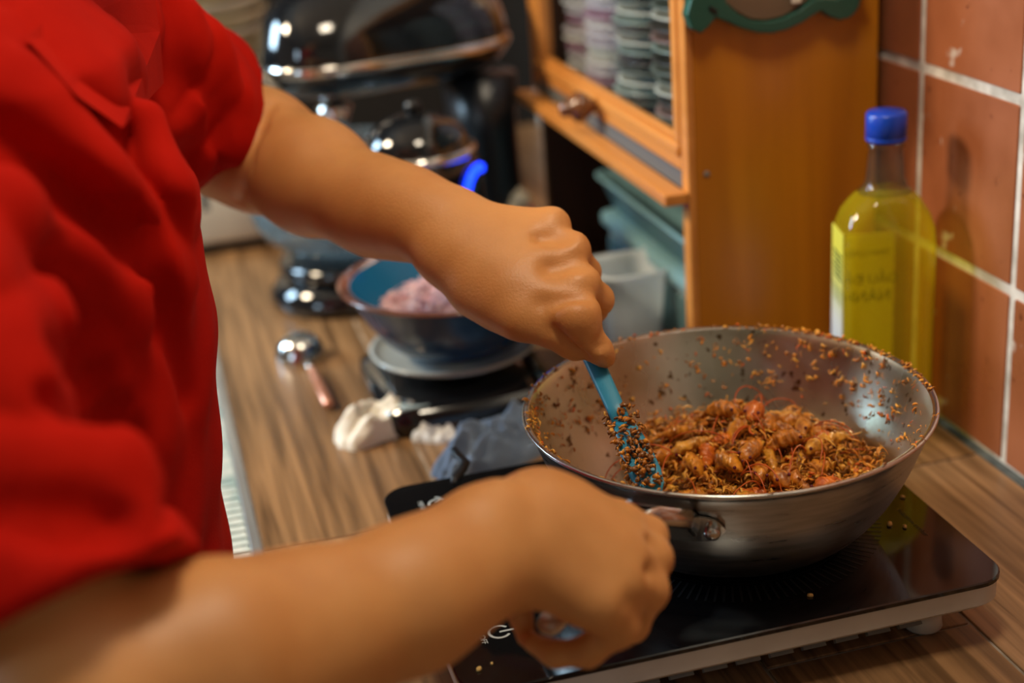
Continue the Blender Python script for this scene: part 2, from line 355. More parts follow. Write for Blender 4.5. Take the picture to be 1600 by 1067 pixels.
def relax(V, F, it=2):
    n = len(V)
    for _ in range(it):
        s_ = np.zeros_like(V); c_ = np.zeros(n)
        for a, b in ((0, 1), (1, 2), (2, 3), (3, 0)):
            for q in range(3):
                s_[:, q] += np.bincount(F[:, a], V[F[:, b], q], n)+np.bincount(F[:, b], V[F[:, a], q], n)
            c_ += np.bincount(F[:, a], minlength=n)+np.bincount(F[:, b], minlength=n)
        V = V*.5+.5*s_/np.maximum(c_, 1)[:, None]
    return V

# ================================================================== THE SETTING
WX = .635                                            # tiled wall plane
def structure(name, m, a, b, bev=0):
    mb = MB().box(a, b); o = mb.build(name, m); o['kind'] = 'structure'
    if bev: bevel(o, bev)
    return o
structure('floor', M['floor'], (-2.3, -1.8, -.95), (WX+.1, 3.0, -.9))
structure('ceiling', M['plaster'], (-2.3, -1.8, 1.55), (WX+.1, 3.0, 1.6))
structure('wall_left', M['plaster'], (-2.4, -1.8, -.9), (-2.3, 3.0, 1.55))
structure('wall_front', M['plaster'], (-2.3, -1.9, -.9), (WX+.1, -1.8, 1.55))
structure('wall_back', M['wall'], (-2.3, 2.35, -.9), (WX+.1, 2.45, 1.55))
wr = structure('wall_right', M['grout'], (WX, -1.8, -.9), (WX+.1, 2.35, 1.55))
tb = rrect(-.0703, -.0716, .0703, .0716, .0016, 2)     # one tile: 149 x 152 mm pitch, 4.5 mm joint
V, F = loft([tb, tb, rrect(-.0696, -.0709, .0696, .0709, .0014, 2)], [.003, -.0008, -.0015])
tile_meshes = []
for i in range(3):
    me = bpy.data.meshes.new('tile'); me.from_pydata([(z, x, y) for x, y, z in V], [], F); me.materials.append(M['tile'][i]); me.update(); tile_meshes.append(me)
for i in range(-6, 9):
    for j in range(0, 6):
        t = bpy.data.objects.new('tile', tile_meshes[RS.randint(3)]); COL.objects.link(t); t.parent = wr
        t.location = (WX+RS.uniform(-.0003, .0003), .959+.149*(i+.5), .152*j+.0755)
# worktop: wood-look planks with pale joints, one object each
wt = empty('worktop', (.33, 1.0, 0), label='long worktop of brown wood-look tiles running along the tiled wall', cat='worktop')
def child(o, root):
    o.parent = root; o.matrix_parent_inverse = Matrix.Translation(-Vector(root.location)); return o
sl = MB().box((.034, -1.0, -.03), (WX-.0005, 2.34, -.0016)).build('slab', M['counter_grout']); child(sl, wt)
edges = [.034, .187, .336, .487, .628]
joints = [[-1.0, .45, 1.05, 1.90, 2.34], [-1.0, .40, 1.0, 1.6, 2.34], [-1.0, .15, .763, 1.37, 1.97, 2.34], [-1.0, .385, .985, 1.585, 2.34]]
for c in range(4):
    for q in range(len(joints[c])-1):
        y0, y1 = joints[c][q]+.0012, joints[c][q+1]-.0012
        o = MB().box((edges[c]+.0012, y0, -.006), (edges[c+1]-.0012, y1, 0)).build('plank', M['counter'][(c*2+q) % 3]); child(o, wt); bevel(o, .0008, 1)
o = MB().box((.628, -1.0, -.006), (.6345, 1.165, .0012)).build('sealant', M['caulk']); child(o, wt)
t1 = structure('trim_1', M['alu'], (.0255, -1.0, -.012), (.034, 2.34, .0004), .001)
mb = MB()
for k in range(0, 130):
    y = .35+k*.0125; mb.box((.008, y, -.02), (.024, y+.0085, -.0035))
mb.box((.009, -1.0, -.03), (.0255, 2.34, -.0075)); o = mb.build('trim_2', M['ribbed']); o['kind'] = 'structure'
bc = empty('base_cabinet', (.34, 1.0, -.9), label='plain white base cabinet carrying the brown worktop', cat='cabinet')
child(MB().box((.05, -1.0, -.9), (WX-.001, 2.34, -.031)).build('body', M['cream']), bc)
for k in range(5):
    o = MB().box((.032, -.95+k*.65, -.82), (.05, -.95+k*.65+.635, -.05)).build('door', M['cream']); child(o, bc); bevel(o, .002)
    h_ = MB().tube([(.018, -.5+k*.65, -.2), (.018, -.5+k*.65, -.32)], .005, 8).build('handle', M['steel'], None, True); h_.parent = o

# ================================================================== WOODEN CABINET on the worktop
YC0, YC1, XC0, XC1 = 1.165, 1.665, .449, .624
cb = empty('plate_cabinet', (.54, 1.4, 0), label='orange-brown wooden counter cabinet with a glazed door and open niche below', cat='cabinet')
def cpart(name, m, a, b, bev=.001, parent=None):
    o = MB().box(a, b).build(name, m); child(o, cb); bevel(o, bev)
    return o
cpart('side_panel', M['cab_side'], (XC0+.003, YC0, 0), (XC1, YC0+.016, .62))
cpart('front_edge', M['cab_front'], (XC0-.004, YC0-.0002, 0), (XC0+.0029, YC0+.0162, .62))
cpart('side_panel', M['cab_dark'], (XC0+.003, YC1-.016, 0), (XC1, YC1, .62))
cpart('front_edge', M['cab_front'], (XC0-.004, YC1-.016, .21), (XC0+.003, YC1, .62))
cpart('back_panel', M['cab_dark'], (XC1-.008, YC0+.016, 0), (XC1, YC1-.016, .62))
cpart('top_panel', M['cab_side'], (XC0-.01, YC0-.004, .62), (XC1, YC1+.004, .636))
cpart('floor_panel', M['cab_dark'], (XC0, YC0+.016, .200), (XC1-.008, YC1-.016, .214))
cpart('ledge', M['cab_front'], (XC0-.026, YC0+.0005, .196), (XC0-.0045, YC1, .2065), .0015)
cpart('shadow_gap', M['slot'], (XC0-.004, YC0+.0165, .2066), (XC0+.004, YC1-.0165, .2215), .0003)  # dark grey strip standing in for the shaded slot between ledge and door
# glazed door: four mouldings, pane, turned knob
dr = empty('door', (XC0, 1.4, .4)); child(dr, cb); dr.location = (XC0, 1.4, .4)
def dpart(name, m, a, b, bev=.0012):
    o = MB().box(a, b).build(name, m); bevel(o, bev); o.parent = dr; o.matrix_parent_inverse = Matrix.Translation((-XC0, -1.4, -.4)); return o
cb_inv = Matrix.Translation(-Vector(cb.location))
dpart('lower_rail', M['cab_front'], (XC0-.004, YC0+.017, .2222), (XC0+.010, YC1-.017, .2335))
dpart('lower_rail', M['cab_front'], (XC0-.008, YC0+.017, .2345), (XC0+.010, YC1-.017, .2465), .003)
dpart('glazing_bead', M['cab_front'], (XC0-.003, YC0+.030, .2466), (XC0+.006, YC1-.05, .2515), .002)
dpart('stile', M['cab_front'], (XC0-.006, YC0+.0165, .2466), (XC0+.010, YC0+.030, .595), .002)
dpart('stile', M['cab_front'], (XC0-.006, YC1-.05, .2466), (XC0+.010, YC1-.0165, .595), .002)
dpart('upper_rail', M['cab_front'], (XC0-.006, YC0+.0165, .5955), (XC0+.010, YC1-.0165, .615), .002)
dpart('pane', M['glass_pane'], (XC0+.001, YC0+.0305, .252), (XC0+.003, YC1-.0505, .595), .0002)
kb = MB().lathe([(0, -.004), (.006, -.004), (.0055, .004), (.009, .008), (.0125, .013), (.0125, .018), (.008, .022), (.0055, .024), (.007, .0275), (.005, .031), (0, .032)], n=20)
kb.V = [(-z*1.25-.008, x*1.25, y*1.25) for x, y, z in kb.V]; o = kb.build('knob', M['knob'], None, True); o.location = (XC0+.002, 1.412, .2360); o.parent = dr; o.matrix_parent_inverse = Matrix.Translation((-XC0, -1.4, -.4))
o = MB().lathe([(0, 0), (.003, 0), (.0028, .0007), (0, .001)], n=12); o.V = [(x, -z, y) for x, y, z in o.V]
o = o.build('screw', M['underside'], None, True); child(o, cb); o.location = Vector((.462, YC0, .221))
# crockery standing on the cabinet floor behind the pane
def ordinal(k):
    u = ['zeroth', 'first', 'second', 'third', 'fourth', 'fifth', 'sixth', 'seventh', 'eighth', 'ninth', 'tenth', 'eleventh', 'twelfth', 'thirteenth', 'fourteenth', 'fifteenth', 'sixteenth', 'seventeenth', 'eighteenth', 'nineteenth', 'twentieth']
    k += 1
    return u[k] if k <= 20 else ('twenty-' if k < 30 else 'thirtieth' if k == 30 else 'thirty-')+(u[k % 10] if k % 10 else '')
plate_me = {}
def plate_mesh(r, mi):
    if (r, mi) not in plate_me:
        b = MB().lathe([(0, 0), (r*.55, 0), (r*.6, .0025), (r*.92, .0075), (r, .0095), (r*.99, .0112), (r*.9, .0095), (r*.58, .0045), (0, .0035)], n=28)
        o = b.build('plate', M['stack'][mi], None, True); plate_me[(r, mi)] = o.data; bpy.data.objects.remove(o)
    return plate_me[(r, mi)]
stacks = [((.512, 1.59), .044, 30, [1, 0, 2, 0, 1, 2, 0], '%s lilac plate from the bottom, far stack in glazed cabinet', 'white and lilac plates behind the pane'),
          ((.512, 1.495), .050, 30, [0, 2, 1, 0, 2, 5, 0], '%s pinkish white plate from the bottom, second stack from the far end', 'pinkish white dishes behind the pane'),
          ((.512, 1.385), .054, 28, [3, 5, 4, 3, 5, 4, 6], '%s grey-green plate from the bottom, third stack from the far end', 'grey-green dishes behind the pane'),
          ((.512, 1.268), .056, 28, [4, 6, 3, 7, 6, 5, 4], '%s dark grey plate from the bottom, stack nearest the side panel', 'dark dishes behind the pane')]
for (cx, cy), r_, n_, pal, lab, grp in stacks:
    for k in range(n_):
        o = bpy.data.objects.new('plate', plate_mesh(r_, pal[k % len(pal)])); COL.objects.link(o)
        o.location = (cx+RS.uniform(-.003, .003), cy+RS.uniform(-.003, .003), .2145+k*.0098)
        tag(o, lab % ordinal(k), 'plate', grp)
# dark green wavy-edged holder on the side panel
gh = empty('wall_holder', (.515, YC0, .36), label='dark green curved plastic holder hung high on the cabinet side panel', cat='holder')
def arcp(cx, cz, r, a0, a1, n): return [(cx+r*math.cos(a0+(a1-a0)*i/n), cz+r*math.sin(a0+(a1-a0)*i/n)) for i in range(n+1)]
outer = [(.447, .376), (.4425, .362), (.447, .350), (.4545, .3455), (.461, .350), (.468, .357)] + [(.478, .3525), (.49, .346), (.505, .3405), (.518, .3385), (.532, .340), (.546, .3445), (.556, .3495), (.563, .3525), (.571, .3465), (.580, .3425), (.590, .3435), (.597, .350), (.600, .358), (.601, .380)]
inner = [(.592, .380), (.590, .366), (.578, .360), (.566, .362), (.556, .3625), (.545, .356), (.53, .350), (.515, .3485), (.50, .351), (.488, .358), (.478, .368), (.474, .380)]
fr = MB(); P = outer+inner; n_ = len(P)
fr.add([(x, YC0-.0145, z) for x, z in P]+[(x, YC0-.0005, z) for x, z in P], [tuple(range(n_)), tuple(range(n_, 2*n_))[::-1]]+[(i, n_+i, n_+(i+1) % n_, (i+1) % n_) for i in range(n_)])
o = fr.build('frame', M['green']); child(o, gh); bevel(o, .0016, 2); o.data.polygons.foreach_set('use_smooth', [False]*len(o.data.polygons))
o = MB().prism([(.4775, .3995)]+[(.4775, .3695), (.489, .3595), (.501, .3522), (.515, .3497), (.53, .3512), (.544, .357), (.554, .3635), (.556, .3995)], YC0-.009, YC0-.001, f=lambda x, y, z: (x, z, y)).build('disc', M['disc']); child(o, gh)
o = MB().prism([(.5602, .3995), (.5602, .3635), (.566, .3625), (.578, .3607), (.589, .3668), (.591, .3995)], YC0-.010, YC0-.002, f=lambda x, y, z: (x, z, y)).build('panel', M['pale_pink']); child(o, gh)
for x_ in (.535, .5955):
    o = MB().box((x_, YC0-.0165, .3615), (x_+.009, YC0-.0146, .375)).build('clip', M['cream']); child(o, gh); bevel(o, .001)
o = MB().tube([(.462, YC0-.0149, .3665), (.468, YC0-.0149, .362)], .0018, 8).build('slot', M['black']); child(o, gh)
ua = arcp(.522, .3802, .079, 0, PI, 22)+arcp(.522, .3802, .052, PI, 0, 22)
fr = MB(); n_ = len(ua)
fr.add([(x, YC0-.0145, z) for x, z in ua]+[(x, YC0-.0005, z) for x, z in ua], [tuple(range(n_))[::-1], tuple(range(n_, 2*n_))]+[(i, (i+1) % n_, n_+(i+1) % n_, n_+i) for i in range(n_)])
o = fr.build('upper_frame', M['green']); child(o, gh)
o = MB().prism(arcp(.522, .4, .051, 0, PI, 20), YC0-.0085, YC0-.0012, f=lambda x, y, z: (x, z, y)).build('disc', M['disc']); child(o, gh)

# ================================================================== INDUCTION HOB
HZ = .0502
hb = empty('induction_hob', (.31, .877, 0), label='flat black glass portable induction hob with a pale plastic body under the wok', cat='hob')
g0 = rrect(.128, .7335, .4975, 1.021, .022, 8); g1 = rrect(.1290, .7345, .4965, 1.020, .021, 8)
V, F = loft([g1, g0, g0, g1], [.0462, .0468, .0495, HZ]); o = new_obj('glass_top', V, F, M['blackglass'], None, False); child(o, hb)
b0 = rrect(.1295, .735, .496, 1.0195, .021, 8); b1 = rrect(.133, .739, .4925, 1.0155, .02, 8); b2 = rrect(.155, .760, .47, .995, .016, 8)
V, F = loft([b2, b1, b0, b0], [.0135, .0285, .0325, .0461]); o = new_obj('body', V, F, M['white_plastic'], None, True); child(o, hb); o.modifiers.new('wn', 'EDGE_SPLIT').split_angle = .7
for x_ in (.17, .455):
    for y_ in (.772, .982):
        o = MB().lathe([(0, 0), (.012, 0), (.0135, .002), (.012, .0145), (0, .0145)], (x_, y_, 0), 20).build('foot', M['white_plastic'], None, True); child(o, hb)
mb = MB()
for k in range(11):
    x_ = .195+k*.023; mb.add([(x_, .7535, .0178), (x_+.016, .7535, .0178), (x_+.016, .7500, .0206), (x_, .7500, .0206), (x_, .7515, .0160), (x_+.016, .7515, .0160), (x_+.016, .7478, .0190), (x_, .7478, .0190)], [(4, 5, 6, 7), (0, 4, 7, 3), (1, 2, 6, 5), (0, 1, 5, 4), (3, 7, 6, 2)])
o = mb.build('vent_row', M['underside']); child(o, hb)
WC = (.3555, .870)
mb = MB()
for k in range(110):
    a = 2*PI*k/110; c_, s_ = math.cos(a), math.sin(a); w_ = .0008
    P4 = [(r*c_-q*w_*s_+WC[0], r*s_+q*w_*c_+WC[1], HZ+.0002) for r, q in ((.0865, -1), (.106, -1), (.106, 1), (.0865, 1))]
    mb.add(P4, [(0, 1, 2, 3)])
mb.lathe([(.0835, .0002), (.0841, .0002)], (WC[0], WC[1], HZ), 90)
o = mb.build('zone_marking', M['print_grey']); child(o, hb)
# printed controls along the left edge (they read from the cook's side)
mb = MB()
def ring_print(cx, cy, r, a0, a1, w_=.0009, n=26):
    mb.lathe([(r-w_, .0002), (r+w_, .0002)], (cx, cy, HZ), n, a0=a0, a1=a1)
ring_print(.1655, .7935, .0068, PI*.20, PI*1.80)
mb.add([(.1655, .7926, HZ+.0002), (.1755, .7926, HZ+.0002), (.1755, .7944, HZ+.0002), (.1655, .7944, HZ+.0002)], [(0, 1, 2, 3)])
for k in range(1, 5):
    cy = .7935+k*.047
    ring_print(.1655, cy, .0062, PI*.1, PI*1.1); ring_print(.1655, cy+.006, .004, -PI*.6, PI*.5, .0007)
o = mb.build('control_symbols', M['print_white']); o['kind'] = 'stuff'; child(o, hb)
RZ = Matrix.Rotation(-PI/2, 4, 'Z')
for txt, yy in (('ON/OFF', .7935), ('TIMER', .8405), ('-', .8875), ('+', .9345), ('MENU', .9815)):
    o = text_mesh('lettering', txt, .0056, M['print_white'], None, Matrix.Translation((.1535, yy, HZ+.0003)) @ RZ); child(o, hb)
o = text_mesh('lettering', 'Induction cooker', .0058, M['print_grey'], None, Matrix.Translation((.474, .822, HZ+.0003)) @ Matrix.Rotation(-PI/2, 4, 'Z')); child(o, hb)
for ci, ((x_, y_), s_) in enumerate(zip([(.366, .760), (.4575, .8245), (.4655, .8175), (.4955-.01, .857), (.1845, .7545), (.179, .778), (.143, .757), (.152, .7605)], [.0022, .0028, .0022, .002, .0026, .0022, .0024, .0014])):
    o = MB().lathe([(0, 0), (s_, .0003), (s_*.9, s_*.7), (0, s_)], (0, 0, 0), 7).build('food_crumb', M['crumb'], None, True)
    o.location = (x_, y_, HZ); o.scale = (1, .7, 1); o.rotation_euler = (0, 0, x_*50)
    tag(o, 'tiny golden crumb on the hob glass, '+['alone in front of the wok', 'right of the wok, nearest to it', 'right of the wok, beside another', 'right of the wok at the glass edge', 'below the fist', 'left of the fist, by the power symbol', 'near the front left corner', 'smallest, near the front left corner'][ci], 'crumb', 'crumbs on the hob')

# ================================================================== WOK
wk = empty('wok', (WC[0], WC[1], HZ), label='wide stainless steel wok on the induction hob, spattered with orange sauce', cat='wok')
RO = [(.0, .0), (.060, 0), (.076, .0025), (.094, .012), (.111, .031), (.124, .054), (.1325, .075), (.1375, .0885), (.1400, .0925)]
LIP = [(.1412, .0938), (.1420, .0950), (.1416, .0963), (.1400, .0966)]
RI = [(.1375, .0952), (.1350, .0900), (.1298, .0760), (.1213, .0555), (.1085, .0335), (.092, .0150), (.075, .0055), (.059, .0028), (0, .0028)]
def densify(p, n=4):
    q = []
    for i in range(len(p)-1):
        for k in range(n):
            t = k/n; a = p[max(i-1, 0)]; b = p[i]; c = p[i+1]; d = p[min(i+2, len(p)-1)]
            q.append(tuple(.5*((2*b[j])+(-a[j]+c[j])*t+(2*a[j]-5*b[j]+4*c[j]-d[j])*t*t+(-a[j]+3*b[j]-3*c[j]+d[j])*t**3) for j in (0, 1)))
    return q+[p[-1]]
for nm, pr, mm in (('outer_wall', densify(RO), 'wok_out'), ('rim', RO[-1:]+LIP+RI[:1], 'rim'), ('inner_wall', densify(RI), 'wok_in')):
    o = MB().lathe(pr, (0, 0, 0), 96).build(nm, M[mm], wk, True)
RIa = np.array(RI[::-1]); 
def zin(r): return HZ+np.interp(r, RIa[:, 0], RIa[:, 1])
def rin(z): return np.interp(z-HZ, RIa[1:, 1]+np.arange(8)*1e-7, RIa[1:, 0])
# handle: bracket plate with two rivets, neck strap, round grip running through the fist
def cyl(theta, r, z): return np.array([WC[0]+r*math.cos(theta), WC[1]+r*math.sin(theta), z])
th0 = math.atan2(.755-WC[1], .298-WC[0])          # rivet that shows
thc = th0-.21
hd = empty('handle', (0, 0, 0)); hd.parent = wk
hi = Matrix.Translation(-Vector(wk.location))
def hpart(o): o.parent = hd; o.matrix_parent_inverse = hi; return o
mb = MB(); n_ = 14; V = []
for i in range(n_+1):
    t = thc-.27+.54*i/n_
    hw = .0105*math.sqrt(max(0, 1-((i-n_/2)/(n_/2))**4))+.001
    for dz, dr in ((-hw, .0008), (hw, .0008), (hw, .0030), (-hw, .0030)):
        z = .068+dz; r = np.interp(z, [p[1] for p in RO], [p[0] for p in RO])+dr
        V.append(cyl(t, r, HZ+z))
F = [(i*4+j, i*4+(j+1) % 4, i*4+4+(j+1) % 4, i*4+4+j) for i in range(n_) for j in range(4)]+[(0, 1, 2, 3), (n_*4+3, n_*4+2, n_*4+1, n_*4)]
hpart(mb.add(V, F).build('bracket', M['steel'], None, False))
for t in (th0, thc-.19):
    rv = MB().lathe([(.0052, -.004), (.0052, .002), (.0045, .0036), (.0025, .0046), (0, .005)], n=18)
    o = rv.build('rivet', M['steel'], None, True); p = cyl(t, .1335, HZ+.0675); d_ = Vector((math.cos(t), math.sin(t), -.35)).normalized()
    o.matrix_world = Matrix.Translation(p) @ d_.to_track_quat('Z', 'Y').to_matrix().to_4x4(); hpart(o)
    rv = None
p0 = cyl(th0-.075, .1365, HZ+.0735); p1 = D(1075, 811, .890); p2 = D(1030, 806, .872); p3 = D(985, 830, .862); p4 = D(930, 895, .840); p5 = np.array([.163, .664, .130])
hpart(MB().tube([p0, p1, p2, p3], [.0075, .0062, .0062, .0085], 14, flat=(.42, 1.0)).build('neck', M['steel'], None, True))
ax = p5-p4; ax /= np.linalg.norm(ax)
hpart(MB().tube([p3-(p4-p3)*.02, p4, p5-ax*.006, p5-ax*.0025, p5], [.0078, .0088, .0075, .0062, .003], 18, flat=(1, .8)).build('grip', M['grip'], None, True))

# ------------------------------------------------------------------ the food
def Hm(x, y):
    u, v = x-WC[0], y-WC[1]
    h = .0815+.019*np.exp(-((u-.020)**2+(v-.030)**2)/.040**2)+.006*np.exp(-((u-.085)**2+(v-.0)**2)/.03**2)
    h -= .030*np.clip((-.015-u)/.05, 0, 1)**1.3
    h += .0045*np.sin(u*95+1)*np.sin(v*110+2)+.003*np.sin(u*210+v*60)
    return h
mb = MB(); nr, na = 26, 110; V = []; 
for i in range(nr+1):
    for j in range(na):
        a = 2*PI*j/na; ca, sa = math.cos(a), math.sin(a)
        R_ = .12
        for _ in range(8): R_ = .5*R_+.5*float(rin(Hm(WC[0]+R_*ca, WC[1]+R_*sa)))
        r = max(.0001, (R_-.0006)*i/nr); x, y = WC[0]+r*ca, WC[1]+r*sa
        nz = noise.fractal(Vector((x*110, y*110, 0)), 1., 2.2, 4)
        z = Hm(x, y)+(.0075*nz if i < nr else 0)-.001
        V.append((x, y, max(z, float(zin(r))+.0006)))
F = [(i*na+j, i*na+(j+1) % na, (i+1)*na+(j+1) % na, (i+1)*na+j) for i in range(nr) for j in range(na)]
k0 = len(V)
for r in (.085, .05):
    for j in range(na):
        a = 2*PI*j/na; V.append((WC[0]+r*math.cos(a), WC[1]+r*math.sin(a), float(zin(r))+.0008))
F += [(nr*na+j, nr*na+(j+1) % na, k0+(j+1) % na, k0+j) for j in range(na)]+[(k0+j, k0+(j+1) % na, k0+na+(j+1) % na, k0+na+j) for j in range(na)]+[tuple(k0+na+j for j in range(na))]
o = mb.add(V, F).build('spice_paste', M['mush'], None, True); tag(o, 'brown oily mass of shredded spice paste lying in the wok', 'food', None, 'stuff')

def slivers(name, base, nrm, length, width, mats, parent=None, lift=.4, curl=.5, inside=False):
    """many little bent shreds in one mesh: base (n,3) points, nrm (n,3) surface normals"""
    n = len(base); V = np.zeros((n, 15, 3)); rnd = RS.normal(size=(n, 3))
    t = rnd-(rnd*nrm).sum(1)[:, None]*nrm*(1-lift); t /= np.linalg.norm(t, axis=1)[:, None]
    s_ = np.cross(t, nrm); s_ /= np.linalg.norm(s_, axis=1)[:, None]+1e-9
    L_ = RS.uniform(*length, n)[:, None]; W_ = (width[0]+(width[1]-width[0])*RS.uniform(0, 1, n)**2)[:, None]; cu = RS.uniform(-curl, curl, (n, 1)); cv = RS.uniform(0, curl, (n, 1)); kk = RS.uniform(-.12, .12, (n, 5, 1))
    for i, q in enumerate((-.5, -.25, 0, .25, .5)):
        b_ = 1-4*q*q
        c = base+t*L_*q+nrm*(W_*.4)+s_*L_*(cu*.4*b_+kk[:, i])+nrm*(cv*L_*.3*b_)
        ww = W_*(.35, .9, 1, .8, .3)[i]
        V[:, i*3] = c+s_*ww*.5; V[:, i*3+1] = c-s_*ww*.5; V[:, i*3+2] = c+nrm*ww*.5
    if inside:      # nothing may stick through the wok wall
        r_ = np.hypot(V[..., 0]-WC[0], V[..., 1]-WC[1]); zf = zin(np.minimum(r_, .134))+.0008; V[..., 2] = np.maximum(V[..., 2], zf)
        k_ = np.minimum(1, (rin(V[..., 2])-.0012)/np.maximum(r_, 1e-6)); V[..., 0] = WC[0]+(V[..., 0]-WC[0])*k_; V[..., 1] = WC[1]+(V[..., 1]-WC[1])*k_
    f = np.array([[3*g+a, 3*g+b, 3*g+3+b, 3*g+3+a] for g in range(4) for a, b in ((0, 1), (1, 2), (2, 0))])
    F = (f[None]+15*np.arange(n)[:, None, None]).reshape(-1, 4)
    o = np_obj(name, V.reshape(-1, 3), F, mats, parent); pr = np.array([.3, .22, .26, .14, .08][:len(mats)])
    o.data.polygons.foreach_set('material_index', np.repeat(RS.choice(len(mats), n, p=pr/pr.sum()), 12).astype(np.int32)); return o
n = 6500
r = np.sqrt(RS.uniform(0, 1, n))*.118; a = RS.uniform(0, 2*PI, n); bx = WC[0]+r*np.cos(a); by = WC[1]+r*np.sin(a); bz = Hm(bx, by)
ok = (r < rin(bz)-.003) & (RS.uniform(0, 1, n) < np.where(bx-WC[0] < -.045, .55, 1))
bx, by, bz = bx[ok], by[ok], bz[ok]; B = np.stack([bx, by, np.maximum(bz-.001+RS.uniform(-.001, .0125, len(bx)), zin(np.hypot(bx-WC[0], by-WC[1]))+.001)], 1)
nn = np.stack([RS.normal(0, .35, len(bx)), RS.normal(0, .35, len(bx)), np.ones(len(bx))], 1); nn /= np.linalg.norm(nn, axis=1)[:, None]
o = slivers('shredded_filling', B, nn, (.0035, .013), (.0005, .0040), M['shred'], lift=.5, curl=.5, inside=True); tag(o, 'loose orange and brown shreds heaped over the prawns in the wok', 'food', None, 'stuff')
n = 620; r = np.sqrt(RS.uniform(0, 1, n))*.108; a = RS.uniform(0, 2*PI, n); bx = WC[0]+r*np.cos(a); by = WC[1]+r*np.sin(a); bz = Hm(bx, by); ok = (r < rin(bz)-.006) & (bx-WC[0] > -.05)
nn = np.stack([RS.normal(0, .6, n), RS.normal(0, .6, n), np.ones(n)], 1); nn /= np.linalg.norm(nn, axis=1)[:, None]
o = slivers('shell_scraps', np.stack([bx, by, bz+RS.uniform(0, .008, n)], 1)[ok], nn[ok], (.006, .014), (.003, .0075), [M['prawn'][0], M['prawn'][1], M['prawn'][2], M['prawn'][3]], lift=.6, curl=.7, inside=True); tag(o, 'broken orange prawn shell scraps scattered through the wok', 'food', None, 'stuff')
# spatter: shreds stuck to the inner wall and the rim
def wall_pts(n, z0, z1, a0, a1, zp=1.):
    a = RS.uniform(a0, a1, n); z = HZ+z0+(z1-z0)*RS.uniform(0, 1, n)**zp; r = rin(z)-.0002
    P = np.stack([WC[0]+r*np.cos(a), WC[1]+r*np.sin(a), z], 1); N_ = np.stack([-np.cos(a), -np.sin(a), .45*np.ones(n)], 1); N_ /= np.linalg.norm(N_, axis=1)[:, None]; return P, N_
Ps, Ns = [], []
def cluster(n, z0, z1, a0, a1, zp=1.): P_, N_ = wall_pts(n, z0, z1, a0, a1, zp); Ps.append(P_); Ns.append(N_)
cluster(160, .05, .093, -.3, 1.2, .8); cluster(130, .04, .093, 1.2, 3.3); cluster(140, .078, .094, 2.6, 3.9, .6); cluster(150, .012, .045, 3.0, 4.1); cluster(60, .03, .09, -1.2, -.3)
for _ in range(26):
    a = RS.uniform(-.4, 3.4); z = RS.uniform(.05, .088); P_, N_ = wall_pts(RS.randint(3, 9), z-.003, z+.003, a-.03, a+.03); Ps.append(P_); Ns.append(N_)
a = np.concatenate([RS.uniform(-.3, 1.15, 130), RS.uniform(1.15, 3.4, 70), RS.uniform(3.4, 6, 20)]); q = RS.uniform(.1372, .1412, len(a))
Ps.append(np.stack([WC[0]+q*np.cos(a), WC[1]+q*np.sin(a), HZ+np.interp(q, [.137, .140, .142], [.0945, .0966, .0955])], 1)); Ns.append(np.tile([0, 0, 1.], (len(a), 1)))
o = slivers('sauce_spatter', np.concatenate(Ps)-np.array([WC[0], WC[1], HZ]), np.concatenate(Ns), (.0016, .0062), (.0006, .0028), M['shred'], wk, lift=.1, curl=1.0); o['kind'] = 'stuff'; o['label'] = 'orange shreds stuck to the wok wall and rim'

# prawns: shell of overlapping rings, eyes and long feelers
def prawn_mesh(L_, R_, bend, mi, seed):
    rs = np.random.RandomState(seed); mb = MB(); n, k = 52, 14; V = []; R_ *= .9
    for i in range(n+1):
        t = i/n; a = bend*(t-.5); 
        if bend > .2: c = np.array([L_/bend*math.sin(a), 0, L_/bend*(math.cos(a)-math.cos(bend/2))])
        else: c = np.array([L_*(t-.5), 0, 0])
        if t < .45: rad = R_*math.sqrt(max(.02, 1-((t-.28)/.30)**2)) if t < .28 else R_*(1-.10*(t-.28)/.17)
        else: rad = R_*(.92-.70*((t-.45)/.55)**1.3)*(1+.10*(1-((t-.45)*11) % 1))
        if i in (0, n): rad *= .3
        if t > .45: rad *= 1-.16*(((t-.45)*11) % 1)
        elif t > .06: rad *= 1+.10*math.sin(t*120+seed)*rs.uniform(.2, 1)
        for j in range(k):
            b = 2*PI*j/k; w_ = .90+.26*noise.noise(Vector((t*11+seed*7, math.cos(2*PI*j/k)*1.5, math.sin(2*PI*j/k)*1.5)))*1.7
            V.append(c+rad*w_*np.array([-.2*math.sin(b)*math.sin(a), .82*math.cos(b), math.sin(b)]))
    F = [(i*k+j, i*k+(j+1) % k, (i+1)*k+(j+1) % k, (i+1)*k+j) for i in range(n) for j in range(k)]+[tuple(range(k))[::-1], tuple(n*k+j for j in range(k))]
    mb.add(V, F)
    for q in range(7):           # leg fringe
        t = .15+.1*q; x = L_*(t-.5); mb.tube([(x, 0, -R_*.7), (x+.002, rs.uniform(-.004, .004), -R_*1.15), (x-.003, rs.uniform(-.006, .006), -R_*1.3)], [.0009, .0007, .0003], 4)
    for q in (-1, 1): mb.tube([(L_*.47, 0, 0), (L_*.56, q*R_*.5, .001), (L_*.64, q*R_*.9, .002)], [R_*.16, R_*.30, R_*.06], 6, flat=(1, .35))
    return mb
pm = []
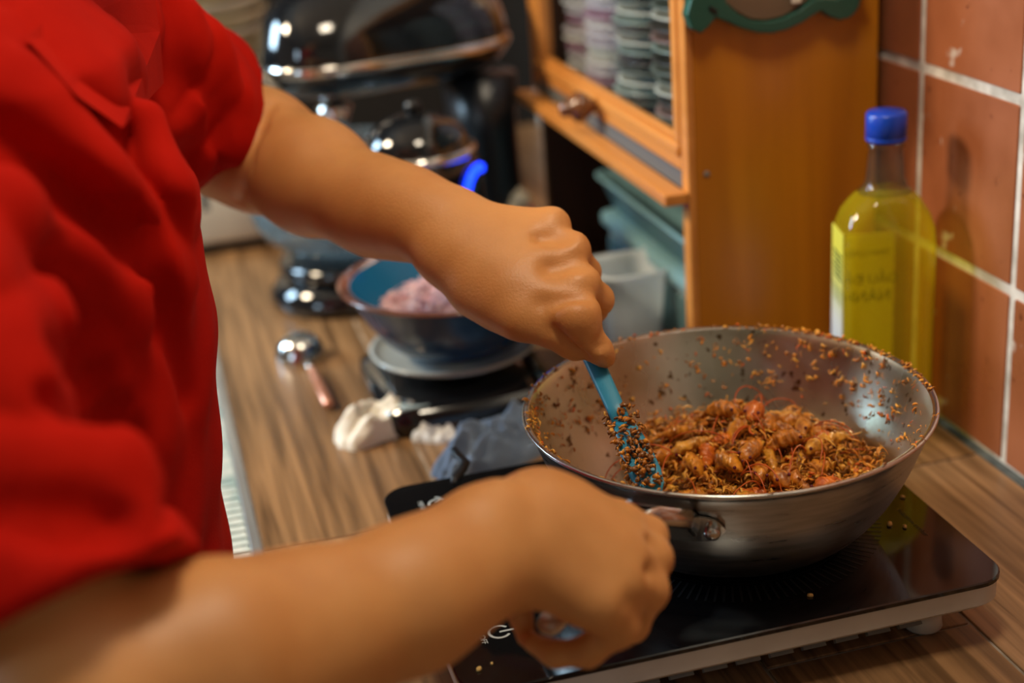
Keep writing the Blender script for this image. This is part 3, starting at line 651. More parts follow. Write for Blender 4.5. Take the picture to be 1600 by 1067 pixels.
for v_ in range(6):
    L_ = (.040, .034, .046, .030, .026, .038)[v_]; R_ = (.0075, .0085, .0070, .0088, .0082, .0078)[v_]; bd = (.5, .9, .35, 1.5, 2.1, 1.1)[v_]
    o = prawn_mesh(L_, R_, bd, v_ % 4, v_).build('shell', M['prawn'][v_ % 4], None, True)
    e_ = MB()
    for q in (-1, 1): e_.lathe([(0, -.0013), (.0009, -.001), (.0013, 0), (.0009, .001), (0, .0013)], (-L_*.45, q*R_*.55, R_*.25), 8)
    eo = e_.build('eyes', M['eye'], None, True)
    pm.append((o.data, eo.data, L_)); bpy.data.objects.remove(o); bpy.data.objects.remove(eo)
spots_ = []
fixed = [(.318, .835, 2, 2.75, .1, .006), (.322, .860, 0, 2.85, .1, .010), (.345, .900, 2, .2, .0, .008), (.352, .828, 3, 1.9, .7, .004), (.330, .812, 4, 1.2, .8, .004), (.378, .835, 1, 1.5, .9, .008),
         (.392, .905, 3, .9, .8, .012), (.372, .925, 1, 2.2, .5, .010), (.418, .850, 0, .45, .2, .005), (.432, .868, 2, .35, .1, .006), (.412, .925, 2, 3.0, 0, .006), (.452, .905, 4, .7, 1.0, .012),
         (.465, .880, 3, 1.1, .3, .004), (.440, .925, 5, 2.6, .2, .005), (.372, .865, 5, .8, .4, .010), (.352, .860, 4, 2.0, .6, .012), (.398, .875, 1, 2.9, .5, .010), (.408, .820, 3, .4, .3, .004), (.360, .795, 5, .2, .2, .002), (.345, .930, 0, 2.6, .2, .004)]
for f_ in fixed: spots_.append(f_)
tries = 0
while len(spots_) < 44 and tries < 4000:
    tries += 1; r = math.sqrt(RS.uniform(0, 1))*.076; a = RS.uniform(0, 2*PI); x, y = WC[0]+r*math.cos(a), WC[1]+r*math.sin(a)
    if x < .312 or min(math.hypot(x-s_[0], y-s_[1]) for s_ in spots_) < .0128: continue
    spots_.append((x, y, RS.randint(6), RS.uniform(0, 2*PI), RS.uniform(0, .8), RS.uniform(-.001, .006)))
def where(x, y):
    u, v = x-WC[0], y-WC[1]
    if u < -.02: return 'beside the spatula'
    if u > .06: return 'at the right end of the heap'
    return 'at the rear of the heap' if v > .03 else ('just behind the near wok rim' if v < -.02 else 'in the middle of the heap')
look = ['long orange', 'plump golden-brown', 'slender amber', 'round curled', 'small tightly curled brown', 'curved orange']
prl = {}
for (x, y, v_, rz, tilt, up) in spots_:
    _r = math.hypot(x-WC[0], y-WC[1]); _k = min(1, .076/max(_r, .001)); x = WC[0]+(x-WC[0])*_k; y = WC[1]+(y-WC[1])*_k
    p = empty('cooked_prawn', (x, y, float(Hm(x, y))+up+.0015)); p.rotation_euler = (RS.uniform(-.4, .4), tilt*.7, rz)
    lk = look[v_]+' cooked prawn '+where(x, y); prl.setdefault(lk, []).append((x, p)); tag(p, lk, 'prawn', 'prawns '+where(x, y))
    s_ = bpy.data.objects.new('shell', pm[v_][0]); COL.objects.link(s_); s_.parent = p
    s_ = bpy.data.objects.new('eyes', pm[v_][1]); COL.objects.link(s_); s_.parent = p
    if RS.uniform() > .8: continue
    for q in range(1+(RS.uniform() < .55)):          # feelers arc up out of the heap and come down inside the wok
        L_ = pm[v_][2]; a = rz+PI+RS.uniform(-.7, .7); pt = np.array([x+L_*.45*math.cos(rz+PI), y+L_*.45*math.sin(rz+PI), float(Hm(x, y))+up])
        el = RS.uniform(.35, 1.25); pts = [pt]; turn = RS.uniform(-.16, .16); fall = RS.uniform(.12, .26)
        for _ in range(RS.randint(9, 17)):
            pt = pt+.0042*np.array([math.cos(a)*math.cos(el), math.sin(a)*math.cos(el), math.sin(el)]); a += turn; el = max(el-fall, -1.1)
            rr_ = math.hypot(pt[0]-WC[0], pt[1]-WC[1]); rl = float(rin(pt[2]))-.002
            if rr_ > rl: pt[:2] = np.array(WC)+(pt[:2]-np.array(WC))*rl/rr_
            pt[2] = max(pt[2], float(Hm(pt[0], pt[1]))-.001); pts.append(pt.copy())
        fo = MB().tube(pts, list(np.linspace(.00062, .00032, len(pts))), 5).build('feeler', M['feeler'], None, True)
        fo.parent = p; fo.matrix_parent_inverse = p.matrix_basis.inverted()

for lk, ps in prl.items():
    ps.sort(key=lambda q: q[0])
    if len(ps) > 1:
        for i, (_, p) in enumerate(ps): p['label'] = ('leftmost ' if i == 0 else 'rightmost ' if i == len(ps)-1 else ordinal(i)+' from left ')+lk

# ================================================================== SPATULA
tipS = D(1022, 768, .952); hold = D(927, 562, 1.030); ax = hold-tipS; LS = np.linalg.norm(ax); ax /= LS
sp_ = empty('spatula', tuple(tipS), label='light blue silicone spatula held in the upper hand, tip in the food', cat='spatula')
side = np.cross(ax, RM@np.array([0, 0, 1.])); side /= np.linalg.norm(side); nr_ = np.cross(side, ax)
def strip(name, ts, ws, th, m):
    V = []; 
    for t, w_, h_ in zip(ts, ws, th):
        c = ax*t
        for j in range(12):
            a = 2*PI*j/12; cx_ = math.copysign(abs(math.cos(a))**.6, math.cos(a)); sx_ = math.copysign(abs(math.sin(a))**.6, math.sin(a))
            V.append(c+side*w_*.5*cx_+nr_*h_*.5*sx_)
    k = len(ts); F = [(i*12+j, i*12+(j+1) % 12, (i+1)*12+(j+1) % 12, (i+1)*12+j) for i in range(k-1) for j in range(12)]+[tuple(range(12))[::-1], tuple((k-1)*12+j for j in range(12))]
    return new_obj(name, V, F, m, sp_, True)
strip('blade', [-.002, .004, .015, .035, .052, .060], [.010, .017, .021, .021, .017, .0125], [.002, .003, .0045, .006, .0075, .0075], M['spatula'])
strip('handle', [.0601, .075, .10, .13, .17, .182, .185], [.0122, .0125, .0132, .0140, .0135, .011, .005], [.0075, .0075, .008, .0085, .0085, .007, .004], M['spatula'])
tt = RS.uniform(.002, .072, 420); B = tt[:, None]*ax+side*RS.uniform(-.011, .011, 420)[:, None]+nr_*RS.choice([-1, 1], 420)[:, None]*RS.uniform(.002, .0055, 420)[:, None]
B = B+side*((tt-.045)*-.05)[:, None]
keep = RS.uniform(0, 1, 420) < np.clip((.080-tt)/.03, .1, 1); B = B[keep]; nn = np.tile(-nr_, (len(B), 1))+RS.normal(0, .4, (len(B), 3)); nn /= np.linalg.norm(nn, axis=1)[:, None]
def cling(): 
    n = len(B); L5 = [M['shred'][1], M['mush'], M['shred'][3], M['shred'][0], M['shred'][2]]
    o = slivers('clinging_food', B, nn, (.0025, .0065), (.0018, .0055), L5, sp_, curl=.4); o['kind'] = 'stuff'
cling()

# ================================================================== OIL BOTTLE
BL = Vector((.5775, 1.062, 0)); BR = math.radians(-13)
bt = empty('oil_bottle', BL, BR, label='clear bottle of yellow cooking oil with a blue cap beside the tiled wall', cat='bottle')
def bsec(hx, hy, r, n=7): return rrect(-hx, -hy, hx, hy, min(r, hx-.0003, hy-.0003), n)
levels = [(.000, .034, .026, .010), (.004, .0375, .0295, .011), (.012, .0380, .030, .011), (.172, .0380, .030, .011), (.188, .0370, .0292, .013), (.200, .0335, .0270, .016), (.209, .0285, .0240, .019), (.216, .0225, .0205, .019), (.221, .0178, .0178, .0176), (.226, .0160, .0160, .0158)]
neck = [(.240, .0150, .0150, .0149), (.252, .0138, .0138, .0137), (.2535, .0150, .0150, .0149), (.2555, .0150, .0150, .0149), (.257, .0136, .0136, .0135), (.262, .0136, .0136, .0135)]
def shell(lv, dz=0, inset=0): return [bsec(a-inset, b_-inset, r_) for z, a, b_, r_ in lv], [z+dz for z, *_ in lv]
OILZ = [l for l in levels if l[0] <= .2165]
P_, Z_ = shell(OILZ); V, F = loft(P_, Z_); o = new_obj('oil', V, F, M['oil'], bt, True)
up = [levels[-3]]+levels[-2:]+neck
a_, za = shell(up); b__, zb = shell(up, 0, .0011)
V1, F1 = loft(a_, za, False); V2, F2 = loft(b__[::-1], zb[::-1], False); k = len(V1)
V1 = [(x, y, z+.0003) for x, y, z in V1]; V2 = [(x, y, z+.0003) for x, y, z in V2]
n_ = len(a_[0]); top = (len(up)-1)*n_
F = F1+[tuple(i+k for i in f) for f in F2]+[(top+j, top+(j+1) % n_, k+(j+1) % n_, k+j) for j in range(n_)]+[(k+top+j, k+top+(j+1) % n_, (j+1) % n_, j) for j in range(n_)]
new_obj('neck', V1+V2, F, M['clear'], bt, True)
cp = MB(); n_ = 60
prof = [(0, .2585), (.0155, .2585), (.0165, .2595), (.0165, .262), (.0160, .2625), (.0164, .263), (.0164, .2805), (.0150, .2825), (0, .2828)]
cp.lathe(prof, n=60); cp.V = [(x*(1+.012*(1 if (i % 60) % 2 and .0160 < math.hypot(x, y) and z > .2626 and z < .281 else 0)), y*(1+.012*(1 if (i % 60) % 2 and .0160 < math.hypot(x, y) and z > .2626 and z < .281 else 0)), z) for i, (x, y, z) in enumerate(cp.V)]
cp.build('cap', M['cap'], bt, True)
V, F = loft([rrect(-.0005, -.0185, .0005, .0185, .0004, 1)]*2, [.050, .186])
side = empty('side_label', (-.0386, 0, 0)); side.parent = bt
o = new_obj('side_label_paper', V, F, M['side_label'], side, False)
mb = MB()
for k in range(6): mb.box((-.0008, -.016, .165-k*.0042), (-.0006, .012-(k % 3)*.002, .1668-k*.0042))
for k in range(20): mb.box((-.0008, -.0165, .135-k*.0038), (-.0006, .0150-(k % 4)*.0015, .1356-k*.0038), 1 if k > 3 else 0)
mb.build('fine_print', [M['ink'], M['print_white']], side)
# rear label: printed side faces away, read mirrored through the oil
o = MB().box((-.031, .0303, .030), (.018, .0308, .170)).build('rear_label', M['label'], bt)
for txt, sz, x_, z_ in (('DẦU ĐẬU', .0120, -.0065, .128), ('NÀNH', .0145, -.006, .112), ('100%', .012, -.010, .064), ('TINH LUYỆN', .0072, -.0065, .152)):
    Mx = Matrix.Translation((x_, .0301, z_)) @ Matrix.Rotation(PI/2, 4, 'X') @ Matrix.Scale(-1, 4, (1, 0, 0))
    text_mesh('lettering', txt, sz, M['ink'], bt, Mx)

# ================================================================== SCALE, BOWL, LADLE, CUP, CLOTHS
SX, SY = .250, 1.296
sc = empty('kitchen_scale', (SX, SY, 0), label='black kitchen scale with a pale round weighing plate under the blue bowl', cat='scale')
V, F = loft([rrect(-.083, -.088, .083, .088, .03, 8), rrect(-.086, -.091, .086, .091, .032, 8), rrect(-.084, -.089, .084, .089, .03, 8), rrect(-.06, -.065, .06, .065, .03, 8)], [0, .006, .022, .030])
o = new_obj('body', V, F, M['glossblack'], sc, True)
o = MB().box((-.068, -.078, .0221), (-.042, -.060, .0262)).build('display', M['display'], sc); bevel(o, .001)
MB().lathe([(0, .0301), (.03, .0301), (.03, .045), (0, .045)], n=24).build('spindle', M['satblack'], sc, True)
MB().lathe([(0, .0451), (.072, .0451), (.079, .049), (.081, .0525), (.0785, .0535), (.075, .0505), (.069, .048), (0, .048)], n=64).build('weighing_plate', M['plate'], sc, True)
bw = empty('mixing_bowl', (SX+.004, SY-.012, .0545), label='deep blue enamel bowl with a brown rim standing on the kitchen scale', cat='bowl')
BO = [(0, 0), (.042, 0), (.056, .003), (.072, .016), (.087, .037), (.096, .056), (.100, .0655)]
MB().lathe(densify(BO, 3), n=64).build('outer_wall', M['blue_bowl'], bw, True)
MB().lathe([(.100, .0655), (.1085, .0680), (.1095, .0695), (.1065, .0710), (.098, .0685)], n=72).build('rim', M['brown_rim'], bw, True)
MB().lathe(densify([(.098, .0685), (.092, .055), (.083, .036), (.069, .018), (.054, .0065), (.040, .0035), (0, .0035)], 3), n=64).build('inner_wall', M['blue_in'], bw, True)
n = 900; r = np.sqrt(RS.uniform(0, 1, n))*.072; a = RS.uniform(0, 2*PI, n); bx, by = r*np.cos(a), r*np.sin(a)
bz = .038+.034*np.exp(-((bx-.012)**2+(by+.0)**2)/.05**2)+RS.uniform(-.004, .004, n)
B = np.stack([bx+bw.location.x, by+bw.location.y, bz+bw.location.z], 1); nn = RS.normal(0, .5, (n, 3))+[0, 0, 1]; nn /= np.linalg.norm(nn, axis=1)[:, None]
mb = MB(); V = []; nr, na = 10, 40
for i in range(nr+1):
    for j in range(na):
        r_ = .078*i/nr; x, y = r_*math.cos(2*PI*j/na), r_*math.sin(2*PI*j/na)
        V.append((x+bw.location.x, y+bw.location.y, bw.location.z+.032+.034*math.exp(-((x-.012)**2+y**2)/.05**2)+.004*noise.noise(Vector((x*90, y*90, 1)))))
F = [(i*na+j, i*na+(j+1) % na, (i+1)*na+(j+1) % na, (i+1)*na+j) for i in range(nr) for j in range(na)]
hp = mb.add(V, F).build('sliced_shallots', M['onion'], None, True); tag(hp, 'heap of pale pink sliced shallots inside the blue bowl', 'food', None, 'stuff')
o = slivers('shallot_slices', B, nn, (.008, .018), (.002, .0045), [M['onion']]*4, hp, .5); o['kind'] = 'stuff'
# steel ladle with a copper-coloured handle
ld = empty('ladle', (.1165, 1.452, 0), label='round polished steel ladle with a short copper handle lying left of the scale', cat='ladle')
BLp = densify([(0, .0285), (.010, .0268), (.0195, .0205), (.0255, .0095), (.0270, .0012), (.0260, .0010), (.0243, .0090), (.0183, .0190), (.0095, .0248), (0, .0262)], 3)
MB().lathe(BLp, n=40).build('bowl', M['steel'], ld, True)
h0 = np.array([.0022, -.0245, .0060]); h1 = np.array([.0045, -.056, .0085]); h2 = np.array([.009, -.150, .006])
MB().tube([h0, h0*.6+h1*.4, h1], [.0035, .003, .003], 10, flat=(1, .6)).build('shank', M['steel'], ld, True)
MB().tube([h1, h1*.6+h2*.4, h2*.97+h1*.03, h2], [.0042, .0052, .0055, .0035], 12, flat=(1.1, .8)).build('handle', M['copper'], ld, True)
# crumpled cloths
def crumple(name, cx, cy, a, b, h, rz, m, seed, amp=.45, freq=3.2, root=None, lobes=.12, z0=.0008, ridge=True):
    nr, na = 26, 84; V = []; c_, s_ = math.cos(rz), math.sin(rz)
    for i in range(nr+1):
        t = i/nr
        for j in range(na):
            q = 2*PI*j/na; lob = 1+lobes*math.sin(3*q+seed)+lobes*.7*math.sin(5*q+seed*2.3)+lobes*.4*math.sin(9*q+seed)
            x, y = a*t*lob*math.cos(q), b*t*lob*math.sin(q)
            p = Vector((x/a*freq*.5+seed, y/b*freq*.5, seed*.7)); nz = noise.fractal(p, 1, 2.1, 4)
            rg = 1-abs(noise.noise(p*1.3+Vector((5, 2, 1))))*2.4 if ridge else 0
            z = h*(max(0, 1-t**2.6))**.6*(.62+amp*nz+amp*.8*rg*.5)
            V.append((cx+x*c_-y*s_, cy+x*s_+y*c_, max(z0, z+z0*1.5)))
    F = [(i*na+j, i*na+(j+1) % na, (i+1)*na+(j+1) % na, (i+1)*na+j) for i in range(nr) for j in range(na)]
    k = len(V); V += [(x, y, z0*.5) for x, y, z in V[nr*na:nr*na+na]]
    F += [(nr*na+j, nr*na+(j+1) % na, k+(j+1) % na, k+j) for j in range(na)]+[tuple(k+j for j in range(na))[::-1]]
    return new_obj(name, V, F, m, root, True)
tag(crumple('crumpled_cloth', .163, 1.236, .048, .026, .036, .35, M['whitecloth'], 2.9, .35, 3.0, lobes=.09), 'crumpled cream-white cloth lying on the worktop in front of the scale', 'cloth')
o = crumple('folded_tissue', .2075, 1.207, .0185, .021, .020, .3, M['tissue'], 5.1, .5, 2.2, lobes=.10); tag(o, 'small pale grey folded tissue between the white cloth and the blue cloth', 'tissue')
dn = crumple('cleaning_cloth', .256, 1.150, .080, .036, .032, .55, M['denim'], 3.4, .55, 5.5, lobes=.08); tag(dn, 'rumpled blue-grey cloth bunched up behind the wok and hob', 'cloth')
o = MB().tube([D(708, 700, 1.155), D(716, 712, 1.15), D(727, 722, 1.142), D(722, 734, 1.135), D(712, 745, 1.128), D(709, 756, 1.12)], [.0028, .0040, .0042, .0040, .0042, .0026], 8, flat=(1, .6)).build('black_tie', M['black'], None, True)
tag(o, 'short twisted black strip lying across the rear edge of the hob', 'strip')
# cloudy plastic cup behind the wok
cu = empty('plastic_cup', (.442, 1.335, 0), .0, label='cloudy white plastic measuring cup with rounded square rim behind the wok', cat='cup')
cl = [(0, .0265, .018), (.003, .028, .018), (.050, .0315, .019), (.084, .0350, .020), (.086, .0385, .021), (.090, .0385, .021)]
ci = [(.090, .0365, .020), (.084, .0330, .018), (.050, .0295, .017), (.004, .0260, .016)]
P_ = [rrect(-a, -a, a, a, r_, 6) for z, a, r_ in cl]+[rrect(-a, -a, a, a, r_, 6) for z, a, r_ in ci]
V, F = loft(P_, [c[0] for c in cl]+[c[0] for c in ci]); new_obj('cup_wall', V, F, M['cup'], cu, True)
sp2 = [(-.036, .034), (-.045, .045), (-.034, .036)]
MB().tube([(.036, .03, .088), (.047, .043, .091), (.030, .036, .088)], [.003, .0035, .003], 8).build('pouring_lip', M['cup'], cu, True)
o = crumple('shallot_scraps', .442, 1.335, .020, .020, .050, 0, M['onion'], 1.3, .2, 3, z0=.0062); tag(o, 'pinkish shallot scraps inside the cloudy plastic cup', 'food', None, 'stuff')
# storage boxes standing in the niche
bx_ = empty('storage_box', (.535, 1.36, 0), label='pale teal translucent lidded box standing in the cabinet niche', cat='box')
ribs = []
V, F = loft([rrect(-.050, -.150, .050, .150, .015, 5), rrect(-.056, -.158, .056, .158, .016, 5)], [0, .078]); new_obj('body', V, F, M['teal_dark'], bx_, True)
for k in range(26):
    y = -.142+k*.0112; MB().box((-.0578, y, .012), (-.0520, y+.004, .066)).build('rib', M['teal_plastic'], bx_) if k < 26 else None
V, F = loft([rrect(-.061, -.163, .061, .163, .018, 5), rrect(-.063, -.165, .063, .165, .018, 5), rrect(-.063, -.165, .063, .165, .018, 5), rrect(-.055, -.157, .055, .157, .016, 5), rrect(-.050, -.150, .050, .150, .014, 5)], [.0782, .080, .090, .093, .0935]); new_obj('lid', V, F, M['teal_plastic'], bx_, True)
b2 = empty('storage_tray', (.532, 1.385, .0938), label='second pale teal plastic tray stacked on the lidded box in the niche', cat='tray')
V, F = loft([rrect(-.045, -.13, .045, .13, .015, 5), rrect(-.056, -.15, .056, .15, .017, 5), rrect(-.060, -.154, .060, .154, .018, 5), rrect(-.060, -.154, .060, .154, .018, 5), rrect(-.054, -.148, .054, .148, .016, 5), rrect(-.043, -.128, .043, .128, .014, 5)], [0, .034, .035, .038, .038, .004]); new_obj('shell', V, F, M['teal_plastic'], b2, True)
# small black dish behind the cup
o = MB().lathe([(0, 0), (.022, 0), (.036, .018), (.040, .034), (.038, .0345), (.033, .019), (.020, .004), (0, .004)], n=32).build('small_dish', M['glossblack'], None, True); o.location = (.428, 1.475, 0)
tag(o, 'small glossy black dish in the shade behind the plastic cup', 'dish')
o = MB().lathe([(0, 0), (.020, 0), (.030, .012), (.033, .026), (.031, .0265), (.027, .013), (.018, .004), (0, .004)], n=32).build('small_dish', M['blue_bowl'], None, True); o.location = (.4285, 1.476, .0050)
o.location.z = .0055
tag(o, 'dark blue dish nested inside the small black dish behind the cup', 'dish')

# ================================================================== BACKGROUND APPLIANCES
mx = empty('stand_mixer', (.205, 1.632, 0), math.radians(13), label='glossy black domed stand mixer with a shining band, behind the upper arm', cat='mixer')
def ell(cx, cy, a, b, n=40, e=2.3): return [(cx+a*math.copysign(abs(math.cos(2*PI*i/n))**(2/e), math.cos(2*PI*i/n)), cy+b*math.copysign(abs(math.sin(2*PI*i/n))**(2/e), math.sin(2*PI*i/n))) for i in range(n)]
V, F = loft([ell(.055, 0, .150, .090), ell(.055, 0, .154, .095), ell(.055, 0, .154, .095), ell(.055, 0, .143, .084), ell(.055, 0, .135, .076)], [0, .006, .016, .030, .034]); new_obj('base', V, F, M['glossblack'], mx, True)
MB().lathe([(0, .0342), (.072, .0342), (.082, .038), (.085, .046), (.080, .053), (.068, .056), (0, .056)], n=48).build('bowl_seat', M['glossblack'], mx, True)
go = densify([(.030, .057), (.060, .060), (.088, .074), (.105, .096), (.113, .128), (.116, .165), (.118, .168)], 3); gi = [(r_-.003, z_+.002) for r_, z_ in go[::-1]]
MB().lathe(go+gi, n=56).build('glass_bowl', M['bowl_glass'], mx, True)
V, F = loft([ell(.185, 0, .040, .052), ell(.185, 0, .036, .045), ell(.183, 0, .036, .045), ell(.180, 0, .040, .055)], [.0345, .09, .16, .232]); new_obj('column', V, F, M['satblack'], mx, True)
# head: long rounded body along x, split by the bright band
def head_ring(x, s, z0, n=40):
    a = max(s, .001); return [(x, a*.078*math.cos(2*PI*j/n), z0+a*(.085 if math.sin(2*PI*j/n) > 0 else .045)*math.sin(2*PI*j/n)) for j in range(n)]
V = []; xs = np.linspace(0, 1, 26); n_ = 40
for t in xs:
    x = -.078+.290*t; s_ = (1-abs(2*t-1)**3.4)**(1/2.6) if 0 < t < 1 else .02; V += head_ring(x, s_, .276)
F = [(i*n_+j, i*n_+(j+1) % n_, (i+1)*n_+(j+1) % n_, (i+1)*n_+j) for i in range(25) for j in range(n_)]+[tuple(range(n_))[::-1], tuple(25*n_+j for j in range(n_))]
new_obj('head', V, F, M['glossblack'], mx, True)
mb = MB(); pts = []
for t in np.linspace(.0, 1, 40)[::-1]:
    x = -.078+.290*t; s_ = (1-abs(2*t-1)**3.4)**(1/2.6) if 0 < t < 1 else .0; pts.append((x, -.0785*s_, .274))
pts += [(x, -y, z) for x, y, z in pts[::-1][1:]]
mb.tube(pts, .0052, 8, flat=(.45, 1.2)).build('trim_band', M['chrome'], mx, True)
MB().lathe([(0, .170), (.010, .172), (.012, .200), (.020, .222), (0, .23)], n=20).build('tool_shaft', M['chrome'], mx, True)
ck = empty('round_cooker', (.375, 1.505, 0), label='dark round cooker with chrome ring and blue lights, behind the hand', cat='cooker')
ck.location = (.263, 1.462, 0); ck.scale = (1, 1, 1.24)
MB().lathe(densify([(0, 0), (.048, 0), (.058, .006), (.064, .04), (.066, .10), (.063, .148), (.058, .158)], 3), n=56).build('body', M['glossblack'], ck, True)
MB().lathe([(.057, .158), (.061, .159), (.0625, .1625), (.060, .166), (.055, .166)], n=56).build('chrome_ring', M['chrome'], ck, True)
MB().lathe(densify([(.055, .1655), (.051, .176), (.038, .187), (.016, .194), (0, .195)], 4), n=48).build('lid', M['glossblack'], ck, True)
MB().lathe([(0, .1952), (.007, .1955), (.009, .200), (.007, .204), (0, .205)], n=20).build('lid_knob', M['satblack'], ck, True)
def led_arc(a0, a1, rad, az, zc, r_=.0026, n=20):
    pts = []
    for i in range(n+1):
        t = a0+(a1-a0)*i/n; h = rad*math.cos(t); v = rad*math.sin(t); A = az+h/.066
        pts.append((.0672*math.cos(A), .0672*math.sin(A), zc+v))
    return MB().tube(pts, r_, 8)
led_arc(PI*.36, PI*1.60, .0230, -.66, .127, .0040).build('blue_ring_light', M['led'], ck, True)
led_arc(0, 2*PI, .0028, -1.62, .131, .0022, 10).build('blue_dot_light', M['led'], ck, True)
for i, (x, y, s_, hh) in enumerate([(.392, 1.60, .021, .070), (.415, 1.588, .017, .052), (.402, 1.575, .014, .098)]): pass
gx = empty('garlic_net', (.405, 1.635, 0), label='pale blurred bag of garlic bulbs standing beside the dark cooker', cat='bag')
for (x, y, z, s_) in [(-.018, -.012, .0, .026), (.014, -.016, .0, .022), (.0, .012, .0, .024), (-.006, -.006, .040, .022), (.012, .0, .046, .017), (.006, -.004, .075, .012)]:
    pr = [(0, 0), (s_*.6, s_*.08), (s_*.98, s_*.5), (s_, s_*.85), (s_*.75, s_*1.3), (s_*.28, s_*1.62), (s_*.12, s_*1.95), (0, s_*2)]
    o = MB().lathe(densify(pr, 3), (0, 0, 0), 18); o.V = [(px*(1+.06*math.cos(6*math.atan2(py, px))), py*(1+.06*math.cos(6*math.atan2(py, px))), pz) for px, py, pz in o.V]
    o = o.build('garlic_bulb', M['garlic'], gx, True); o.location = (x, y, z)
o = MB().tube([(.410, 1.590, .006), (.418, 1.588, .03), (.422, 1.592, .056), (.414, 1.598, .085)], [.004, .008, .007, .002], 10).build('red_chili', M['chili'], None, True)
tag(o, 'red chili leaning on the pale garlic bag near the cabinet', 'chili')
# cream box-shaped appliance with dishes on top, far end of the worktop
tx0, tx1, ty0 = -.045, .145, 1.865
ta = empty('bread_bin', (.05, 1.95, 0), label='cream box-shaped kitchen appliance at the far end of the worktop', cat='appliance')
V, F = loft([rrect(tx0-.05, ty0-1.95, tx1-.05, ty0+.18-1.95, .02, 5), rrect(tx0-.055, ty0-1.955, tx1-.045, ty0+.185-1.95, .022, 5), rrect(tx0-.055, ty0-1.955, tx1-.045, ty0+.185-1.95, .022, 5), rrect(tx0-.045, ty0-1.945, tx1-.055, ty0+.175-1.95, .02, 5)], [.014, .022, .205, .215]); new_obj('body', V, F, M['cream'], ta, True)
V, F = loft([rrect(tx0-.045, ty0-1.945, tx1-.055, ty0+.17-1.95, .015, 4)]*2, [0, .0139]); new_obj('plinth', V, F, M['satblack'], ta, False)
o = MB().box((-.0005, ty0-1.9555, .060), (.0095, ty0-1.9545, .150)).build('lever_slot', M['slot'], ta)
o = MB().box((-.006, ty0-1.966, .125), (.015, ty0-1.9556, .138)).build('lever', M['satblack'], ta); bevel(o, .003)
for k in range(6):
    b_ = MB().lathe(densify([(0, 0), (.055, 0), (.095, .010), (.118, .026), (.117, .0285), (.092, .014), (.052, .004), (0, .004)], 3), n=44)
    o = b_.build('shallow_dish', M['cream_gold'] if k % 2 else M['cream'], None, True); o.location = (.055, 1.96, .2155+k*.0175); o.rotation_euler = (0, 0, k)
    tag(o, ('olive-brown' if k % 2 else 'cream')+' shallow dish, number '+['one', 'two', 'three', 'four', 'five', 'six'][k]+' from the bottom of the stack on the cream appliance', 'dish', 'dishes on the cream appliance')

# ================================================================== THE COOK
pe = empty('person', (-.14, .92, -.9), label='person in a red short-sleeved shirt stirring the wok, other hand gripping its handle', cat='person')
b = Sdf()
SHL = np.array([-.085, 1.105, .445]); SHR = np.array([-.165, .735, .435])      # shoulders
EL_L = D(352, 222, 1.275); EL_R = D(120, 1125, .622)
# torso core, neck, head (above the frame, bent towards the wok)
b.cone((-.135, .92, -.02), (-.125, .92, .36), .095, .105, .05); b.cone(SHL*.9+SHR*.1, SHR*.9+SHL*.1, .052, .052, .05)
b.cone((-.12, .92, .42), (-.085, .92, .56), .055, .052, .04)
hc = np.array([-.055, .92, .665])
b.cone(hc+[-.035, 0, .02], hc+[.01, 0, .03], .078, .072, .03); b.cone(hc+[.02, 0, -.045], hc+[.035, 0, -.06], .050, .038, .05); b.cone(hc+[.055, 0, .035], hc+[.062, 0, -.02], .045, .040, .03)
b.cone(hc+[.092, 0, .012], hc+[.112, 0, -.014], .010, .012, .012)                 # nose
for q in (-1, 1):
    b.cone(hc+[.0, q*.076, .012], hc+[-.006, q*.080, -.022], .012, .009, .010)     # ears
    b.cut(hc+[.103, q*.031, .022], hc+[.100, q*.036, .021], .011, .010, .012)      # eye sockets
b.cone(hc+[.092, -.018, -.046], hc+[.092, .018, -.046], .0085, .0085, .008); b.cut(hc+[.102, -.02, -.046], hc+[.102, .02, -.046], .0022, .0022, .003)
# ---- left arm (far): upper arm, forearm, hand pinching the spatula
k = .022
b.chain([SHL, EL_L], [.052, .046], .03)
b.chain([EL_L, D(402, 234, 1.245), D(490, 277, 1.19), D(590, 325, 1.13), D(665, 351, 1.085)], [.045, .0490, .0440, .0335, .0262], .02)
b.chain([D(560, 312, 1.15), D(640, 330, 1.105), D(705, 345, 1.078)], [.022, .0215, .0195], .03)
b.cone(D(725, 327, 1.082), D(735, 331, 1.080), .0105, .010, .014)                # wrist bone
W = [D(700, 350, 1.080), D(702, 362, 1.074), D(702, 378, 1.068), D(705, 398, 1.062)]
MC = [D(862, 352, 1.052), D(893, 390, 1.036), D(905, 441, 1.020), D(902, 494, 1.004)]
rw = [.0165, .019, .019, .017]; rm = [.0120, .0118, .0130, .0150]
for i in range(4): b.cone(W[i], MC[i], rw[i], rm[i], .014)
b.cone(D(745, 395, 1.068), D(835, 425, 1.045), .026, .021, .02)                  # palm filling
b.cone(D(692, 398, 1.068), D(790, 468, 1.035), .0145, .0215, .025)
for i in range(4): b.cone(MC[i]-RM[:, 2]*.001, MC[i]+RM[:, 2]*.004, rm[i]*1.04, rm[i], .006)
# thumb
b.chain([D(745, 455, 1.045), D(815, 497, 1.020), D(862, 522, 1.014)], [.0185, .0135, .0095], .012)
b.chain([D(862, 522, 1.014), D(888, 537, 1.016), D(899, 548, 1.018)], [.0092, .0092, .0078], .005)
# index finger
b.chain([MC[3]+0, D(914, 522, 1.006), D(934, 545, 1.012), D(945, 558, 1.018)], [.0142, .0104, .0093, .0080], .006)
